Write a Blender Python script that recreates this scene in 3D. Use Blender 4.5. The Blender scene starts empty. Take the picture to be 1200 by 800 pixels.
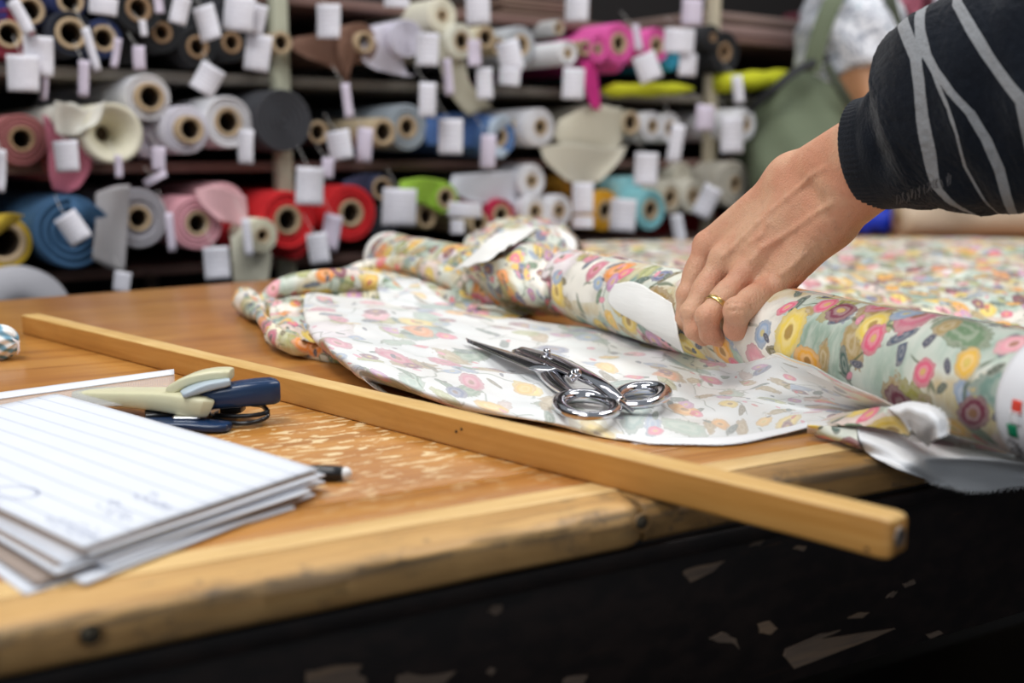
import bpy, bmesh, math, random
import numpy as np
from mathutils import Vector, Matrix, noise
from mathutils.bvhtree import BVHTree
R = math.radians
rnd = random.Random(7)
sc = bpy.context.scene
col = sc.collection

# ---------------------------------------------------------------- camera
F = 1300.0
TZ = 0.90                      # table top height
CAMZ = 1.10
TH = math.atan(220 / F)
cd = bpy.data.cameras.new('camera')
cd.sensor_width = 36
cd.lens = F / 1200 * 36
cd.clip_start = 0.02
cd.dof.use_dof = True
cd.dof.focus_distance = 0.91
cd.dof.aperture_fstop = 3.7
cam = bpy.data.objects.new('camera', cd)
col.objects.link(cam)
cam.location = (0, 0, CAMZ)
cam.rotation_euler = (math.pi / 2 - TH, 0, 0)
sc.camera = cam

# ---------------------------------------------------------------- light
sc.view_settings.view_transform = 'Standard'
sc.view_settings.look = 'None'
sc.view_settings.gamma = 1
sc.view_settings.use_curve_mapping = False
sc.view_settings.exposure = 0.0
w = bpy.data.worlds.new('world')
sc.world = w
w.use_nodes = True
w.node_tree.nodes['Background'].inputs[0].default_value = (0.86, 0.93, 1.0, 1)
w.node_tree.nodes['Background'].inputs[1].default_value = 0.30


def area(loc, target, size, size_y, power, colr):
    l = bpy.data.lights.new('area_light', 'AREA')
    l.shape = 'RECTANGLE'
    l.size = size
    l.size_y = size_y
    l.energy = power
    l.color = colr
    o = bpy.data.objects.new('area_light', l)
    col.objects.link(o)
    o.location = loc
    o.rotation_euler = (Vector(target) - Vector(loc)).to_track_quat('-Z', 'Y').to_euler()
    return o


area((-0.9, 0.6, 2.9), (-0.6, 0.9, 0.9), 1.6, 0.5, 34, (1.0, 0.98, 0.95))
area((1.2, 1.5, 2.9), (0.9, 1.6, 0.9), 1.8, 0.5, 36, (1.0, 0.98, 0.96))
area((-1.2, -1.2, 2.6), (0.0, 2.0, 1.0), 1.6, 0.8, 24, (0.93, 0.96, 1.0))
area((0.2, 3.0, 3.3), (0.2, 2.9, 0.9), 2.5, 0.4, 13, (1.0, 0.98, 0.95))


# ---------------------------------------------------------------- pixel rays to real points
def ray(px, py):
    X = (px - 600) / F
    Y = (400 - py) / F
    return Vector((X, math.cos(TH) + Y * math.sin(TH), -math.sin(TH) + Y * math.cos(TH)))


CO = Vector((0, 0, CAMZ))


def at(px, py, h=0.0):          # on the horizontal plane h above the table
    r = ray(px, py)
    return CO + r * ((TZ + h - CAMZ) / r.z)


def atd(px, py, d):             # at forward distance d
    return CO + ray(px, py) * d


TA = R(29.0)                    # table direction
TU = Vector((math.cos(TA), math.sin(TA), 0))
TN = Vector((-math.sin(TA), math.cos(TA), 0))
TP = at(0, 735)


def ate(px, py, off=0.0):       # on the vertical plane of the table's front edge, off metres in front
    r = ray(px, py)
    p0 = TP - TN * off
    return CO + r * ((p0 - CO).dot(TN) / r.dot(TN))


SA = R(37.0)                    # shelf direction
SU = Vector((math.cos(SA), math.sin(SA), 0))
SN = Vector((-math.sin(SA), math.cos(SA), 0))
SP = Vector((-0.87, 1.95, 0))


def ats(px, py, off=0.0):       # on the shelf's front plane, off metres in front of it
    r = ray(px, py)
    p0 = SP - SN * off
    t = (p0 - CO).dot(SN) / r.dot(SN)
    return CO + r * t, t        # point, forward distance


# ---------------------------------------------------------------- object helpers
def link(name, me, mat=None, parent=None, smooth=True):
    o = bpy.data.objects.new(name, me)
    col.objects.link(o)
    if mat:
        me.materials.append(mat)
    if smooth:
        me.polygons.foreach_set('use_smooth', [True] * len(me.polygons))
    if parent:
        o.parent = parent
        o.matrix_parent_inverse = parent.matrix_world.inverted() if parent.get('_w') else Matrix()
    return o


def empty(name, loc=(0, 0, 0), rz=0.0):
    o = bpy.data.objects.new(name, None)
    col.objects.link(o)
    o.location = loc
    o.rotation_euler = (0, 0, rz)
    o.empty_display_size = 0.05
    return o


def tag(o, label=None, cat=None, group=None, kind=None):
    if label: o['label'] = label
    if cat: o['category'] = cat
    if group: o['group'] = group
    if kind: o['kind'] = kind
    return o


def inv(o):
    """matrix that takes world points into the local space of an empty"""
    m = Matrix()
    while o is not None:
        m = Matrix.Translation(o.location) @ o.rotation_euler.to_matrix().to_4x4() @ m
        o = o.parent
    return m.inverted()


def mesh(name, vs, fs, mat=None, parent=None, smooth=True, uv=None, local=True):
    """vs in world space; when parented they are moved into the parent's space"""
    if parent is not None and local:
        m = inv(parent)
        vs = [m @ Vector(v) for v in vs]
    me = bpy.data.meshes.new(name)
    me.from_pydata([tuple(v) for v in vs], [], fs)
    me.validate()
    if uv is not None:
        l = me.uv_layers.new(name='UVMap')
        for p in me.polygons:
            for li in p.loop_indices:
                l.data[li].uv = uv[me.loops[li].vertex_index]
    return link(name, me, mat, parent, smooth)


def bevel(o, wd, seg=2):
    m = o.modifiers.new('bevel', 'BEVEL')
    m.width = wd
    m.segments = seg
    m.limit_method = 'ANGLE'
    return o


def solid(o, t, off=-1):
    m = o.modifiers.new('solid', 'SOLIDIFY')
    m.thickness = t
    m.offset = off
    return o


def box(name, c, s, mat, parent=None, bev=0.002, rz=0.0, local=False, seg=2):
    """box centred at c (local coordinates of the parent unless local=True means world)"""
    vs = []
    cr, sr = math.cos(rz), math.sin(rz)
    for k in (-1, 1):
        for j in (-1, 1):
            for i in (-1, 1):
                x, y = i * s[0] / 2, j * s[1] / 2
                vs.append((c[0] + x * cr - y * sr, c[1] + x * sr + y * cr, c[2] + k * s[2] / 2))
    fs = [(0, 2, 3, 1), (4, 5, 7, 6), (0, 1, 5, 4), (2, 6, 7, 3), (0, 4, 6, 2), (1, 3, 7, 5)]
    o = mesh(name, vs, fs, mat, parent, bev > 0, local=local)
    if bev > 0:
        bevel(o, bev, seg)
    return o


def frame(path):
    """parallel transport frames"""
    P = [Vector(p) for p in path]
    n = len(P)
    T = []
    for i in range(n):
        a = P[max(i - 1, 0)]
        b = P[min(i + 1, n - 1)]
        T.append((b - a).normalized())
    up = Vector((0, 0, 1))
    if abs(T[0].dot(up)) > 0.9:
        up = Vector((1, 0, 0))
    U = (up - T[0] * up.dot(T[0])).normalized()
    out = []
    for i in range(n):
        U = (U - T[i] * U.dot(T[i])).normalized()
        out.append((P[i], T[i], U, T[i].cross(U)))
    return out


def cr(pts, n):
    """Catmull-Rom through points (any dimension), n samples"""
    P = np.array(pts, float)
    P = np.vstack([2 * P[0] - P[1], P, 2 * P[-1] - P[-2]])
    m = len(P) - 3
    out = []
    for i in range(n):
        t = i / (n - 1) * m
        k = min(int(t), m - 1)
        u = t - k
        a, b, c, d = P[k], P[k + 1], P[k + 2], P[k + 3]
        out.append(0.5 * ((2 * b) + (-a + c) * u + (2 * a - 5 * b + 4 * c - d) * u * u + (-a + 3 * b - 3 * c + d) * u ** 3))
    return np.array(out)


def tube(name, path, rad, mat, parent=None, seg=12, closed=False, flat=1.0, caps=True, disp=None, local=True, uvs=True):
    fr = frame(path)
    n = len(fr)
    if closed:
        # recompute tangents round the loop
        P = [Vector(p) for p in path]
        nf = []
        U = fr[0][2]
        for i in range(n):
            T = (P[(i + 1) % n] - P[i - 1]).normalized()
            U = (U - T * U.dot(T)).normalized()
            nf.append((P[i], T, U, T.cross(U)))
        fr = nf
    rr = rad if hasattr(rad, '__len__') else [rad] * n
    vs, uv = [], []
    L = 0
    for i, (p, t, u, v) in enumerate(fr):
        if i: L += (p - fr[i - 1][0]).length
        for j in range(seg + (0 if closed or not uvs else 0)):
            a = 2 * math.pi * j / seg
            r = rr[i]
            if disp: r += disp(L, a)
            vs.append(p + u * math.cos(a) * r * flat + v * math.sin(a) * r)
            uv.append((a * rr[i], L))
    fs = []
    m = n if closed else n - 1
    for i in range(m):
        for j in range(seg):
            a, b = i * seg + j, i * seg + (j + 1) % seg
            i2 = (i + 1) % n
            fs.append((a, b, i2 * seg + (j + 1) % seg, i2 * seg + j))
    if caps and not closed:
        fs.append(tuple(range(seg))[::-1])
        fs.append(tuple((n - 1) * seg + j for j in range(seg)))
    return mesh(name, vs, fs, mat, parent, uv=uv, local=local)


def patch(name, rows, mat, parent=None, nu=60, nv=30, thick=0.0006, wob=0.0, wscale=30, uvo=(0, 0), fn=None, seed=0, swap=False, ret=False):
    """smooth cloth through a grid of world points (rows x columns)"""
    G = [[Vector(p) for p in r] for r in rows]
    A = np.array([cr([tuple(p) for p in r], nu) for r in G])       # rows x nu x 3
    B = np.array([cr(A[:, i], nv) for i in range(nu)])             # nu x nv x 3
    # uv by mean arc length
    du = np.linalg.norm(np.diff(B, axis=0), axis=2).mean(axis=1)
    dv = np.linalg.norm(np.diff(B, axis=1), axis=2).mean(axis=0)
    U = np.concatenate([[0], np.cumsum(du)]) + uvo[0]
    V = np.concatenate([[0], np.cumsum(dv)]) + uvo[1]
    vs, uv, fs = [], [], []
    for i in range(nu):
        for j in range(nv):
            p = Vector(B[i, j])
            if wob:
                q = Vector((p.x * wscale, p.y * wscale, seed * 7.1))
                e = min(1.0, 4 * min(i, nu - 1 - i, j, nv - 1 - j) / min(nu, nv) + 0.25)
                p.z += wob * e * noise.noise(q) + 0.4 * wob * e * noise.noise(q * 2.3)
            if fn:
                p = fn(p, i / (nu - 1), j / (nv - 1))
            vs.append(p)
            uv.append((V[j], U[i]) if swap else (U[i], V[j]))
    for i in range(nu - 1):
        for j in range(nv - 1):
            a = i * nv + j
            fs.append((a, a + 1, a + nv + 1, a + nv))
    o = mesh(name, vs, fs, mat, parent, uv=uv)
    if thick:
        solid(o, thick, 0)
    return o


def lathe(name, prof, mat, parent, seg=40, wob=0.0, seed=0, uvscale=True):
    """profile of (r, y); axis is the parent's local Y"""
    vs, uv = [], []
    L = 0
    for i, (r, y) in enumerate(prof):
        if i: L += math.hypot(r - prof[i - 1][0], y - prof[i - 1][1])
        for j in range(seg):
            a = 2 * math.pi * j / seg
            q = r * (1 + wob * noise.noise(Vector((math.cos(a) * 1.6, math.sin(a) * 1.6, seed * 3.7 + y * 1.5))))
            vs.append((q * math.sin(a), y, q * math.cos(a)))
            uv.append((a * r, L))
    fs = []
    for i in range(len(prof) - 1):
        for j in range(seg):
            a, b = i * seg + j, i * seg + (j + 1) % seg
            fs.append((a, b, b + seg, a + seg))
    if prof[0][0] > 1e-4 and prof[-1][0] > 1e-4 and prof[0] != prof[-1]:
        pass
    return mesh(name, vs, fs, mat, parent, uv=uv, local=False)


# ---------------------------------------------------------------- implicit bodies (surface nets)
def caps_sdf(P, a, b, ra, rb):
    a = np.array(a, np.float32); b = np.array(b, np.float32)
    ab = b - a
    L = float(ab @ ab) + 1e-12
    t = np.clip(((P - a) @ ab) / L, 0, 1)
    d = P - a - t[..., None] * ab
    return np.sqrt((d * d).sum(-1)) - (ra + (rb - ra) * t)


def smin(a, b, k):
    h = np.clip(0.5 + 0.5 * (b - a) / k, 0, 1)
    return b * (1 - h) + a * h - k * h * (1 - h)


def surface_nets(fn, lo, hi, s):
    lo = np.array(lo, float); hi = np.array(hi, float)
    n = np.ceil((hi - lo) / s).astype(int) + 1
    ax = [lo[i] + s * np.arange(n[i]) for i in range(3)]
    X, Y, Z = np.meshgrid(*ax, indexing='ij')
    P = np.stack([X, Y, Z], -1).astype(np.float32)
    V = fn(P)
    ins = V < 0
    nx, ny, nz = n
    S = np.zeros((nx - 1, ny - 1, nz - 1, 3)); C = np.zeros((nx - 1, ny - 1, nz - 1))
    corner = [(i, j, k) for i in (0, 1) for j in (0, 1) for k in (0, 1)]
    def sl(c): return tuple(slice(c[q], n[q] - 1 + c[q]) for q in range(3))
    for c in corner:
        for q in range(3):
            if c[q] == 0:
                e = list(c); e[q] = 1; e = tuple(e)
                va, vb = V[sl(c)], V[sl(e)]
                m = (va < 0) != (vb < 0)
                t = np.where(m, va / np.where(m, va - vb, 1), 0)
                pos = np.zeros(m.shape + (3,))
                for z in range(3): pos[..., z] = c[z]
                pos[..., q] = t
                S += pos * m[..., None]; C += m
    act = C > 0
    idx = -np.ones(act.shape, int); idx[act] = np.arange(act.sum())
    cells = np.argwhere(act)
    verts = lo + s * (cells + S[act] / C[act][:, None])
    faces = []
    for q in range(3):
        a = [slice(1, n[z] - 1) for z in range(3)]; a[q] = slice(0, n[q] - 1)
        b = list(a); b[q] = slice(1, n[q])
        ia, ib = ins[tuple(a)], ins[tuple(b)]
        w = np.argwhere(ia != ib)
        if not len(w): continue
        flip = ia[tuple(w.T)]
        base = w.copy()
        for z in range(3):
            if z != q: base[:, z] += 1
        r, t = (q + 1) % 3, (q + 2) % 3
        def cid(dr, dt):
            g = base.copy(); g[:, r] -= dr; g[:, t] -= dt
            return idx[tuple(g.T)]
        f = np.stack([cid(1, 1), cid(0, 1), cid(0, 0), cid(1, 0)], 1)
        f[~flip] = f[~flip][:, ::-1]
        faces.append(f)
    return verts, np.concatenate(faces)


def biggest(v, f):
    """keep only the largest connected piece"""
    lab = np.arange(len(v))
    while True:
        m = lab[f].min(1)
        new = lab.copy()
        for q in range(4): np.minimum.at(new, f[:, q], m)
        new = new[new]
        if (new == lab).all(): break
        lab = new
    ids, cnt = np.unique(lab, return_counts=True)
    keep = lab == ids[cnt.argmax()]
    idx = np.cumsum(keep) - 1
    return v[keep], idx[f[keep[f[:, 0]]]]


def sdf_obj(name, fn, lo, hi, s, mat, parent=None, smooth_it=4):
    v, f = surface_nets(fn, lo, hi, s)
    v, f = biggest(v, f)
    o = mesh(name, [Vector(p) for p in v], [tuple(int(i) for i in q) for q in f], mat, parent)
    if smooth_it:
        m = o.modifiers.new('smooth', 'SMOOTH'); m.factor = 0.5; m.iterations = smooth_it
    return o


# ---------------------------------------------------------------- materials
class Nodes:
    def __init__(s, name):
        s.mat = bpy.data.materials.new(name)
        s.mat.use_nodes = True
        s.t = s.mat.node_tree
        s.b = s.t.nodes['Principled BSDF']
        s._n = 0

    def new(s, typ, **kw):
        n = s.t.nodes.new(typ)
        s._n += 1
        n.location = (-200 * (s._n % 12) - 300, 200 * (s._n // 12))
        for k, v in kw.items():
            setattr(n, k, v)
        return n

    def put(s, sock, v):
        if hasattr(v, 'is_output'):
            s.t.links.new(v, sock)
        elif v is not None:
            if hasattr(sock.default_value, '__len__') and not hasattr(v, '__len__'):
                v = (v, v, v)
            if hasattr(sock.default_value, '__len__') and len(sock.default_value) == 4 and len(v) == 3:
                v = (*v, 1)
            sock.default_value = v

    def m(s, op, a, b=None, c=None, clamp=False):
        n = s.new('ShaderNodeMath', operation=op, use_clamp=clamp)
        s.put(n.inputs[0], a); s.put(n.inputs[1], b); s.put(n.inputs[2], c)
        return n.outputs[0]

    def v(s, op, a, b=None, sc=None):
        n = s.new('ShaderNodeVectorMath', operation=op)
        s.put(n.inputs[0], a)
        if b is not None: s.put(n.inputs[1], b)
        if sc is not None: s.put(n.inputs['Scale'], sc)
        return n.outputs['Value'] if op in ('LENGTH', 'DOT_PRODUCT', 'DISTANCE') else n.outputs[0]

    def mix(s, f, a, b):
        n = s.new('ShaderNodeMix', data_type='RGBA')
        s.put(n.inputs[0], f); s.put(n.inputs[6], a); s.put(n.inputs[7], b)
        return n.outputs[2]

    def sep(s, a):
        n = s.new('ShaderNodeSeparateXYZ'); s.put(n.inputs[0], a); return n.outputs

    def comb(s, x, y, z=0.0):
        n = s.new('ShaderNodeCombineXYZ')
        s.put(n.inputs[0], x); s.put(n.inputs[1], y); s.put(n.inputs[2], z)
        return n.outputs[0]

    def noise(s, vec, scale, detail=3, rough=0.5, dist=0.0, color=False):
        n = s.new('ShaderNodeTexNoise')
        s.put(n.inputs['Vector'], vec); s.put(n.inputs['Scale'], scale)
        s.put(n.inputs['Detail'], detail); s.put(n.inputs['Roughness'], rough); s.put(n.inputs['Distortion'], dist)
        return n.outputs['Color' if color else 'Fac']

    def ramp(s, f, stops, const=False):
        n = s.new('ShaderNodeValToRGB')
        s.put(n.inputs[0], f)
        cr_ = n.color_ramp
        if const: cr_.interpolation = 'CONSTANT'
        while len(cr_.elements) < len(stops): cr_.elements.new(0.5)
        for e, (p, c) in zip(cr_.elements, stops):
            e.position = p
            e.color = (*c, 1) if len(c) == 3 else c
        return n.outputs[0]

    def step(s, x, lo, hi):
        n = s.new('ShaderNodeMapRange', interpolation_type='SMOOTHSTEP')
        s.put(n.inputs[0], x); n.inputs[1].default_value = lo; n.inputs[2].default_value = hi
        return n.outputs[0]

    def obj(s): return s.new('ShaderNodeTexCoord').outputs['Object']
    def uv(s): return s.new('ShaderNodeTexCoord').outputs['UV']

    def bump(s, h, strength=0.3, dist=0.001):
        n = s.new('ShaderNodeBump')
        s.put(n.inputs['Height'], h); n.inputs['Strength'].default_value = strength; n.inputs['Distance'].default_value = dist
        s.t.links.new(n.outputs[0], s.b.inputs['Normal'])

    def set(s, base=None, rough=None, metal=None, **kw):
        if base is not None: s.put(s.b.inputs['Base Color'], base)
        if rough is not None: s.put(s.b.inputs['Roughness'], rough)
        if metal is not None: s.put(s.b.inputs['Metallic'], metal)
        for k, v in kw.items():
            s.put(s.b.inputs[k.replace('_', ' ')], v)
        return s.mat


_mc = {}


def cloth_mat(c, rough=0.85, var=0.18, name='plain_cloth'):
    key = ('cl', c, rough)
    if key in _mc: return _mc[key]
    n = Nodes(name)
    p = n.obj()
    f = n.noise(p, 14, 4)
    f2 = n.noise(n.v('MULTIPLY', p, (40, 40, 900)), 1.0, 2)
    d = tuple(x * (1 - var) for x in c)
    l = tuple(min(1, x * (1 + var * 0.7) + 0.004) for x in c)
    n.bump(f2, 0.25, 0.0015)
    _mc[key] = n.set(n.mix(n.m('MULTIPLY', n.m('ADD', f, f2), 0.5), d, l), rough)
    return _mc[key]


def plain(name, c, rough=0.5, metal=0.0, **kw):
    n = Nodes(name)
    p = n.obj()
    f = n.noise(p, 35, 4)
    d = tuple(x * 0.88 for x in c)
    return n.set(n.mix(f, d, tuple(min(1, x * 1.08) for x in c)), rough, metal, **kw)


def wood(name, dark, mid, light, gs=(3, 70, 70), rough=0.4, dirt=0.0, dirtcol=(0.03, 0.02, 0.012), spec=None, wear=None, bumpd=0.0006):
    n = Nodes(name)
    p = n.obj()
    g = n.v('MULTIPLY', p, gs)
    a = n.noise(g, 1.0, 6, 0.6, 0.6)
    b = n.noise(n.v('MULTIPLY', p, tuple(x * 4 for x in gs)), 1.0, 3, 0.6)
    f = n.m('ADD', n.m('MULTIPLY', a, 0.7), n.m('MULTIPLY', b, 0.3))
    c = n.ramp(f, [(0.32, dark), (0.5, mid), (0.68, light)])
    if wear:
        c = wear(n, p, c)
    if dirt:
        dn = n.noise(n.v('MULTIPLY', p, (18, 40, 40)), 1.0, 6, 0.7, 0.8)
        c = n.mix(n.m('MULTIPLY', n.step(dn, 0.5, 0.72), dirt), c, dirtcol)
    n.bump(f, 0.35, bumpd)
    return n.set(c, rough)


def floral(name, fade=0.0, off=(0.0, 0.0), rough=0.42):
    """printed cloth: blooms, leaves and stems laid over each other, UV in metres"""
    n = Nodes(name)
    uv0 = n.v('SCALE', n.v('ADD', n.uv(), (off[0], off[1], 0)), sc=0.74)
    wv = n.v('SCALE', n.v('SUBTRACT', n.noise(uv0, 45, 2, color=True), (0.5, 0.5, 0.5)), sc=0.006)
    uv = n.v('ADD', uv0, wv)
    br = n.noise(n.v('MULTIPLY', uv, (60, 190, 1)), 1.0, 3, 0.6)
    lo = n.noise(uv, 17, 2)
    base = n.ramp(lo, [(0.30, (0.26, 0.36, 0.28)), (0.41, (0.46, 0.56, 0.48)), (0.50, (0.68, 0.70, 0.62)), (0.60, (0.58, 0.46, 0.26)), (0.70, (0.42, 0.40, 0.14))])
    base = n.mix(n.m('MULTIPLY', n.step(br, 0.35, 0.7), 0.45), base, (0.74, 0.74, 0.66))
    basec = n.mix(min(1, fade * 1.38), base, (0.78, 0.79, 0.80)) if fade else base
    colr = basec

    def layer(colr, scale, ofs, dens, rad, aspect, petals, amp, pal, center=None, jag=0.25):
        u = n.v('ADD', n.v('SCALE', uv, sc=scale), (ofs, ofs * 0.37, 0))
        vo = n.new('ShaderNodeTexVoronoi', voronoi_dimensions='2D', feature='F1')
        n.put(vo.inputs['Vector'], u)
        vo.inputs['Scale'].default_value = 1.0
        vo.inputs['Randomness'].default_value = 0.85
        rc = n.sep(vo.outputs['Color'])
        loc = n.v('SUBTRACT', u, vo.outputs['Position'])
        rot = n.new('ShaderNodeVectorRotate', rotation_type='Z_AXIS')
        n.put(rot.inputs['Vector'], loc)
        n.put(rot.inputs['Angle'], n.m('MULTIPLY', rc[0], 6.283))
        q = n.sep(rot.outputs[0])
        x, y = q[0], n.m('DIVIDE', q[1], aspect)
        r = n.m('SQRT', n.m('ADD', n.m('MULTIPLY', x, x), n.m('MULTIPLY', y, y)))
        th = n.m('ARCTAN2', y, x)
        size = n.m('MULTIPLY', rad, n.m('ADD', 0.65, n.m('MULTIPLY', rc[1], 0.55)))
        if petals:
            size = n.m('MULTIPLY', size, n.m('ADD', 1.0, n.m('MULTIPLY', amp, n.m('COSINE', n.m('MULTIPLY', th, petals)))))
        ns = n.m('SUBTRACT', n.noise(uv, 260, 2), 0.5)
        size = n.m('MULTIPLY', size, n.m('ADD', 1.0, n.m('MULTIPLY', ns, jag * 2)))
        mask = n.step(n.m('SUBTRACT', size, r), -0.012, 0.02)
        mask = n.m('MULTIPLY', mask, n.m('LESS_THAN', rc[2], dens))
        sel = n.m('FRACT', n.m('ADD', n.m('MULTIPLY', rc[1], 7.31), n.m('MULTIPLY', rc[0], 3.7)))
        pc = n.ramp(sel, [(i / len(pal), c) for i, c in enumerate(pal)], True)
        rel = n.m('DIVIDE', r, size)
        rings = n.m('SINE', n.m('ADD', n.m('MULTIPLY', rel, 13), n.m('MULTIPLY', br, 6)))
        pc = n.mix(n.m('MULTIPLY', n.m('ADD', rings, 1), 0.13), pc, (0.9, 0.85, 0.75))
        pc = n.mix(n.m('MULTIPLY', n.step(rel, 0.55, 1.0), 0.28), pc, (0.12, 0.08, 0.06))
        if center:
            pc = n.mix(n.m('MULTIPLY', n.step(rel, 0.32, 0.2), 0.75), pc, center)
        if fade:
            pc = n.mix(fade * 0.50, pc, (0.80, 0.81, 0.84))
            mask = n.m('MULTIPLY', mask, 0.9)
        return n.mix(mask, colr, pc)

    k = 0.62 if fade else 1.0
    colr = layer(colr, 20, 3.3, 0.97 * k, 0.45, 0.45, 0, 0, [(0.17, 0.27, 0.15), (0.36, 0.48, 0.38), (0.36, 0.33, 0.07), (0.20, 0.32, 0.27), (0.40, 0.26, 0.09)], jag=0.4)
    colr = layer(colr, 30, 6.3, 0.85 * k, 0.43, 0.5, 0, 0, [(0.42, 0.30, 0.12), (0.40, 0.42, 0.16), (0.62, 0.50, 0.44), (0.30, 0.38, 0.50)], jag=0.5)
    colr = layer(colr, 14, 8.1, 0.62 * k, 0.40, 0.8, 7, 0.12, [(0.82, 0.78, 0.70), (0.85, 0.80, 0.58), (0.76, 0.62, 0.56), (0.80, 0.72, 0.74)], None)
    # thin stems
    ve = n.new('ShaderNodeTexVoronoi', voronoi_dimensions='2D', feature='DISTANCE_TO_EDGE')
    n.put(ve.inputs['Vector'], n.v('ADD', uv, n.v('SCALE', n.noise(uv, 18, 2, color=True), sc=0.05)))
    ve.inputs['Scale'].default_value = 26
    st = n.m('MULTIPLY', n.step(ve.outputs['Distance'], 0.035, 0.012), n.step(n.noise(uv, 33, 1), 0.48, 0.56))
    colr = n.mix(n.m('MULTIPLY', st, 0.8 if not fade else 0.35), colr, (0.08, 0.12, 0.06))
    colr = layer(colr, 34, 1.7, 0.72 * k, 0.34, 0.36, 0, 0, [(0.05, 0.11, 0.09), (0.12, 0.20, 0.12), (0.07, 0.10, 0.16), (0.16, 0.13, 0.05)])
    colr = layer(colr, 26, 5.2, 0.90 * k, 0.37, 0.72, 0, 0.0, [(0.82, 0.58, 0.08), (0.62, 0.17, 0.25), (0.84, 0.62, 0.10), (0.80, 0.27, 0.04), (0.17, 0.012, 0.045), (0.83, 0.36, 0.42), (0.85, 0.40, 0.03), (0.11, 0.14, 0.28)], (0.30, 0.16, 0.06))
    colr = layer(colr, 32, 11.9, 0.65 * k, 0.32, 0.72, 0, 0.0, [(0.20, 0.02, 0.06), (0.75, 0.12, 0.22), (0.55, 0.25, 0.45), (0.85, 0.50, 0.06), (0.30, 0.40, 0.55)], (0.7, 0.55, 0.15))
    colr = layer(colr, 70, 2.9, 0.30 * k, 0.30, 0.5, 0, 0, [(0.60, 0.03, 0.04), (0.04, 0.05, 0.10), (0.06, 0.09, 0.06), (0.70, 0.22, 0.32)])
    weave = n.noise(n.v('SCALE', uv0, sc=1), 1800, 1)
    n.bump(weave, 0.15, 0.0003)
    return n.set(colr, rough, Specular_IOR_Level=0.35, Sheen_Weight=0.1)

# ================================================================ SETTING
M = {}
M['concrete'] = plain('dark_floor', (0.035, 0.033, 0.032), 0.6)
M['wall'] = plain('dark_wall', (0.10, 0.09, 0.085), 0.9)  # one even dark brown-grey for all walls
floor = box('floor', (0.6, 1.9, -0.03), (7.4, 7.4, 0.06), M['concrete'], bev=0)
tag(floor, kind='structure')
bw = empty('wall_back', (0, 0, 0))
wb = box('wall_back', (0.6, 5.3, 1.6), (7.4, 0.08, 3.2), M['wall'], bev=0)
tag(wb, kind='structure')
bpy.data.objects.remove(bw)
wb.name = 'wall_back'
wl = box('wall_left', (-3.14, 1.9, 1.6), (0.08, 7.4, 3.2), M['wall'], bev=0)
tag(wl, kind='structure')
wr = box('wall_right', (4.34, 1.9, 1.6), (0.08, 7.4, 3.2), M['wall'], bev=0)
tag(wr, kind='structure')

# ================================================================ TABLE
WC = tuple((Matrix.Translation((TP.x, TP.y, TZ)) @ Matrix.Rotation(TA, 4, 'Z')).inverted() @ at(440, 510))
def wear(n, p, c):
    # pale scuffs in the varnish, densest beside the papers
    d = n.v('DISTANCE', p, WC)
    reg = n.step(n.m('ADD', d, n.m('MULTIPLY', n.noise(p, 14, 2), 0.16)), 0.30, 0.09)
    sp = n.noise(n.v('MULTIPLY', p, (55, 150, 55)), 1.0, 4, 0.6, 0.4)
    m1 = n.m('MULTIPLY', n.step(sp, 0.555, 0.585), reg)
    sp2 = n.noise(n.v('MULTIPLY', p, (16, 45, 20)), 1.0, 5, 0.65, 0.3)
    m2 = n.m('MULTIPLY', n.step(sp2, 0.70, 0.73), 0.8)
    big = n.noise(p, 5, 3)
    c = n.mix(n.m('MULTIPLY', n.step(big, 0.42, 0.62), 0.35), c, (0.30, 0.10, 0.03))
    return n.mix(n.m('MAXIMUM', m1, m2, clamp=True), c, (0.78, 0.60, 0.34))


M['top'] = wood('varnished_table_wood', (0.28, 0.105, 0.020), (0.47, 0.205, 0.042), (0.58, 0.29, 0.075), (2.2, 38, 20), 0.30, wear=wear, bumpd=0.0003)
M['top'].node_tree.nodes['Principled BSDF'].inputs['Coat Weight'].default_value = 0.25
M['top'].node_tree.nodes['Principled BSDF'].inputs['Coat Roughness'].default_value = 0.25
M['strip'] = wood('pale_strip_wood', (0.55, 0.33, 0.12), (0.70, 0.47, 0.20), (0.78, 0.56, 0.27), (3, 90, 60), 0.4, dirt=0.15, dirtcol=(0.3, 0.15, 0.05))
def grime_and_face_tone(n, p, c):
    # dirt rubbed into the worn nose; the face below turns a darker, uneven brown
    s = n.sep(p)
    st = n.noise(n.v('MULTIPLY', p, (11, 40, 120)), 1.0, 6, 0.7, 0.6)
    nose = n.m('MULTIPLY', n.step(s[2], -0.0010, -0.0035), n.step(s[2], -0.012, -0.006))
    g = n.m('MULTIPLY', nose, n.step(st, 0.42, 0.58))
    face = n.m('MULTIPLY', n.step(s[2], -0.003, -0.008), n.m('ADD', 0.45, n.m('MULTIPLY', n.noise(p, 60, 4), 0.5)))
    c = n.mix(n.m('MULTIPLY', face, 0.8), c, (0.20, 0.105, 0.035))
    sp = n.noise(n.v('MULTIPLY', p, (60, 60, 110)), 1.0, 5, 0.65)
    c = n.mix(n.m('MULTIPLY', n.m('MULTIPLY', n.step(sp, 0.58, 0.66), n.step(s[1], 0.020, 0.008)), 0.6), c, (0.07, 0.05, 0.035))
    return n.mix(n.m('MULTIPLY', g, 0.75), c, (0.085, 0.065, 0.045))
M['lip'] = wood('worn_edging_wood', (0.38, 0.20, 0.065), (0.56, 0.33, 0.12), (0.66, 0.43, 0.18), (4, 60, 60), 0.5, dirt=0.55, dirtcol=(0.12, 0.085, 0.05), wear=grime_and_face_tone)
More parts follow.
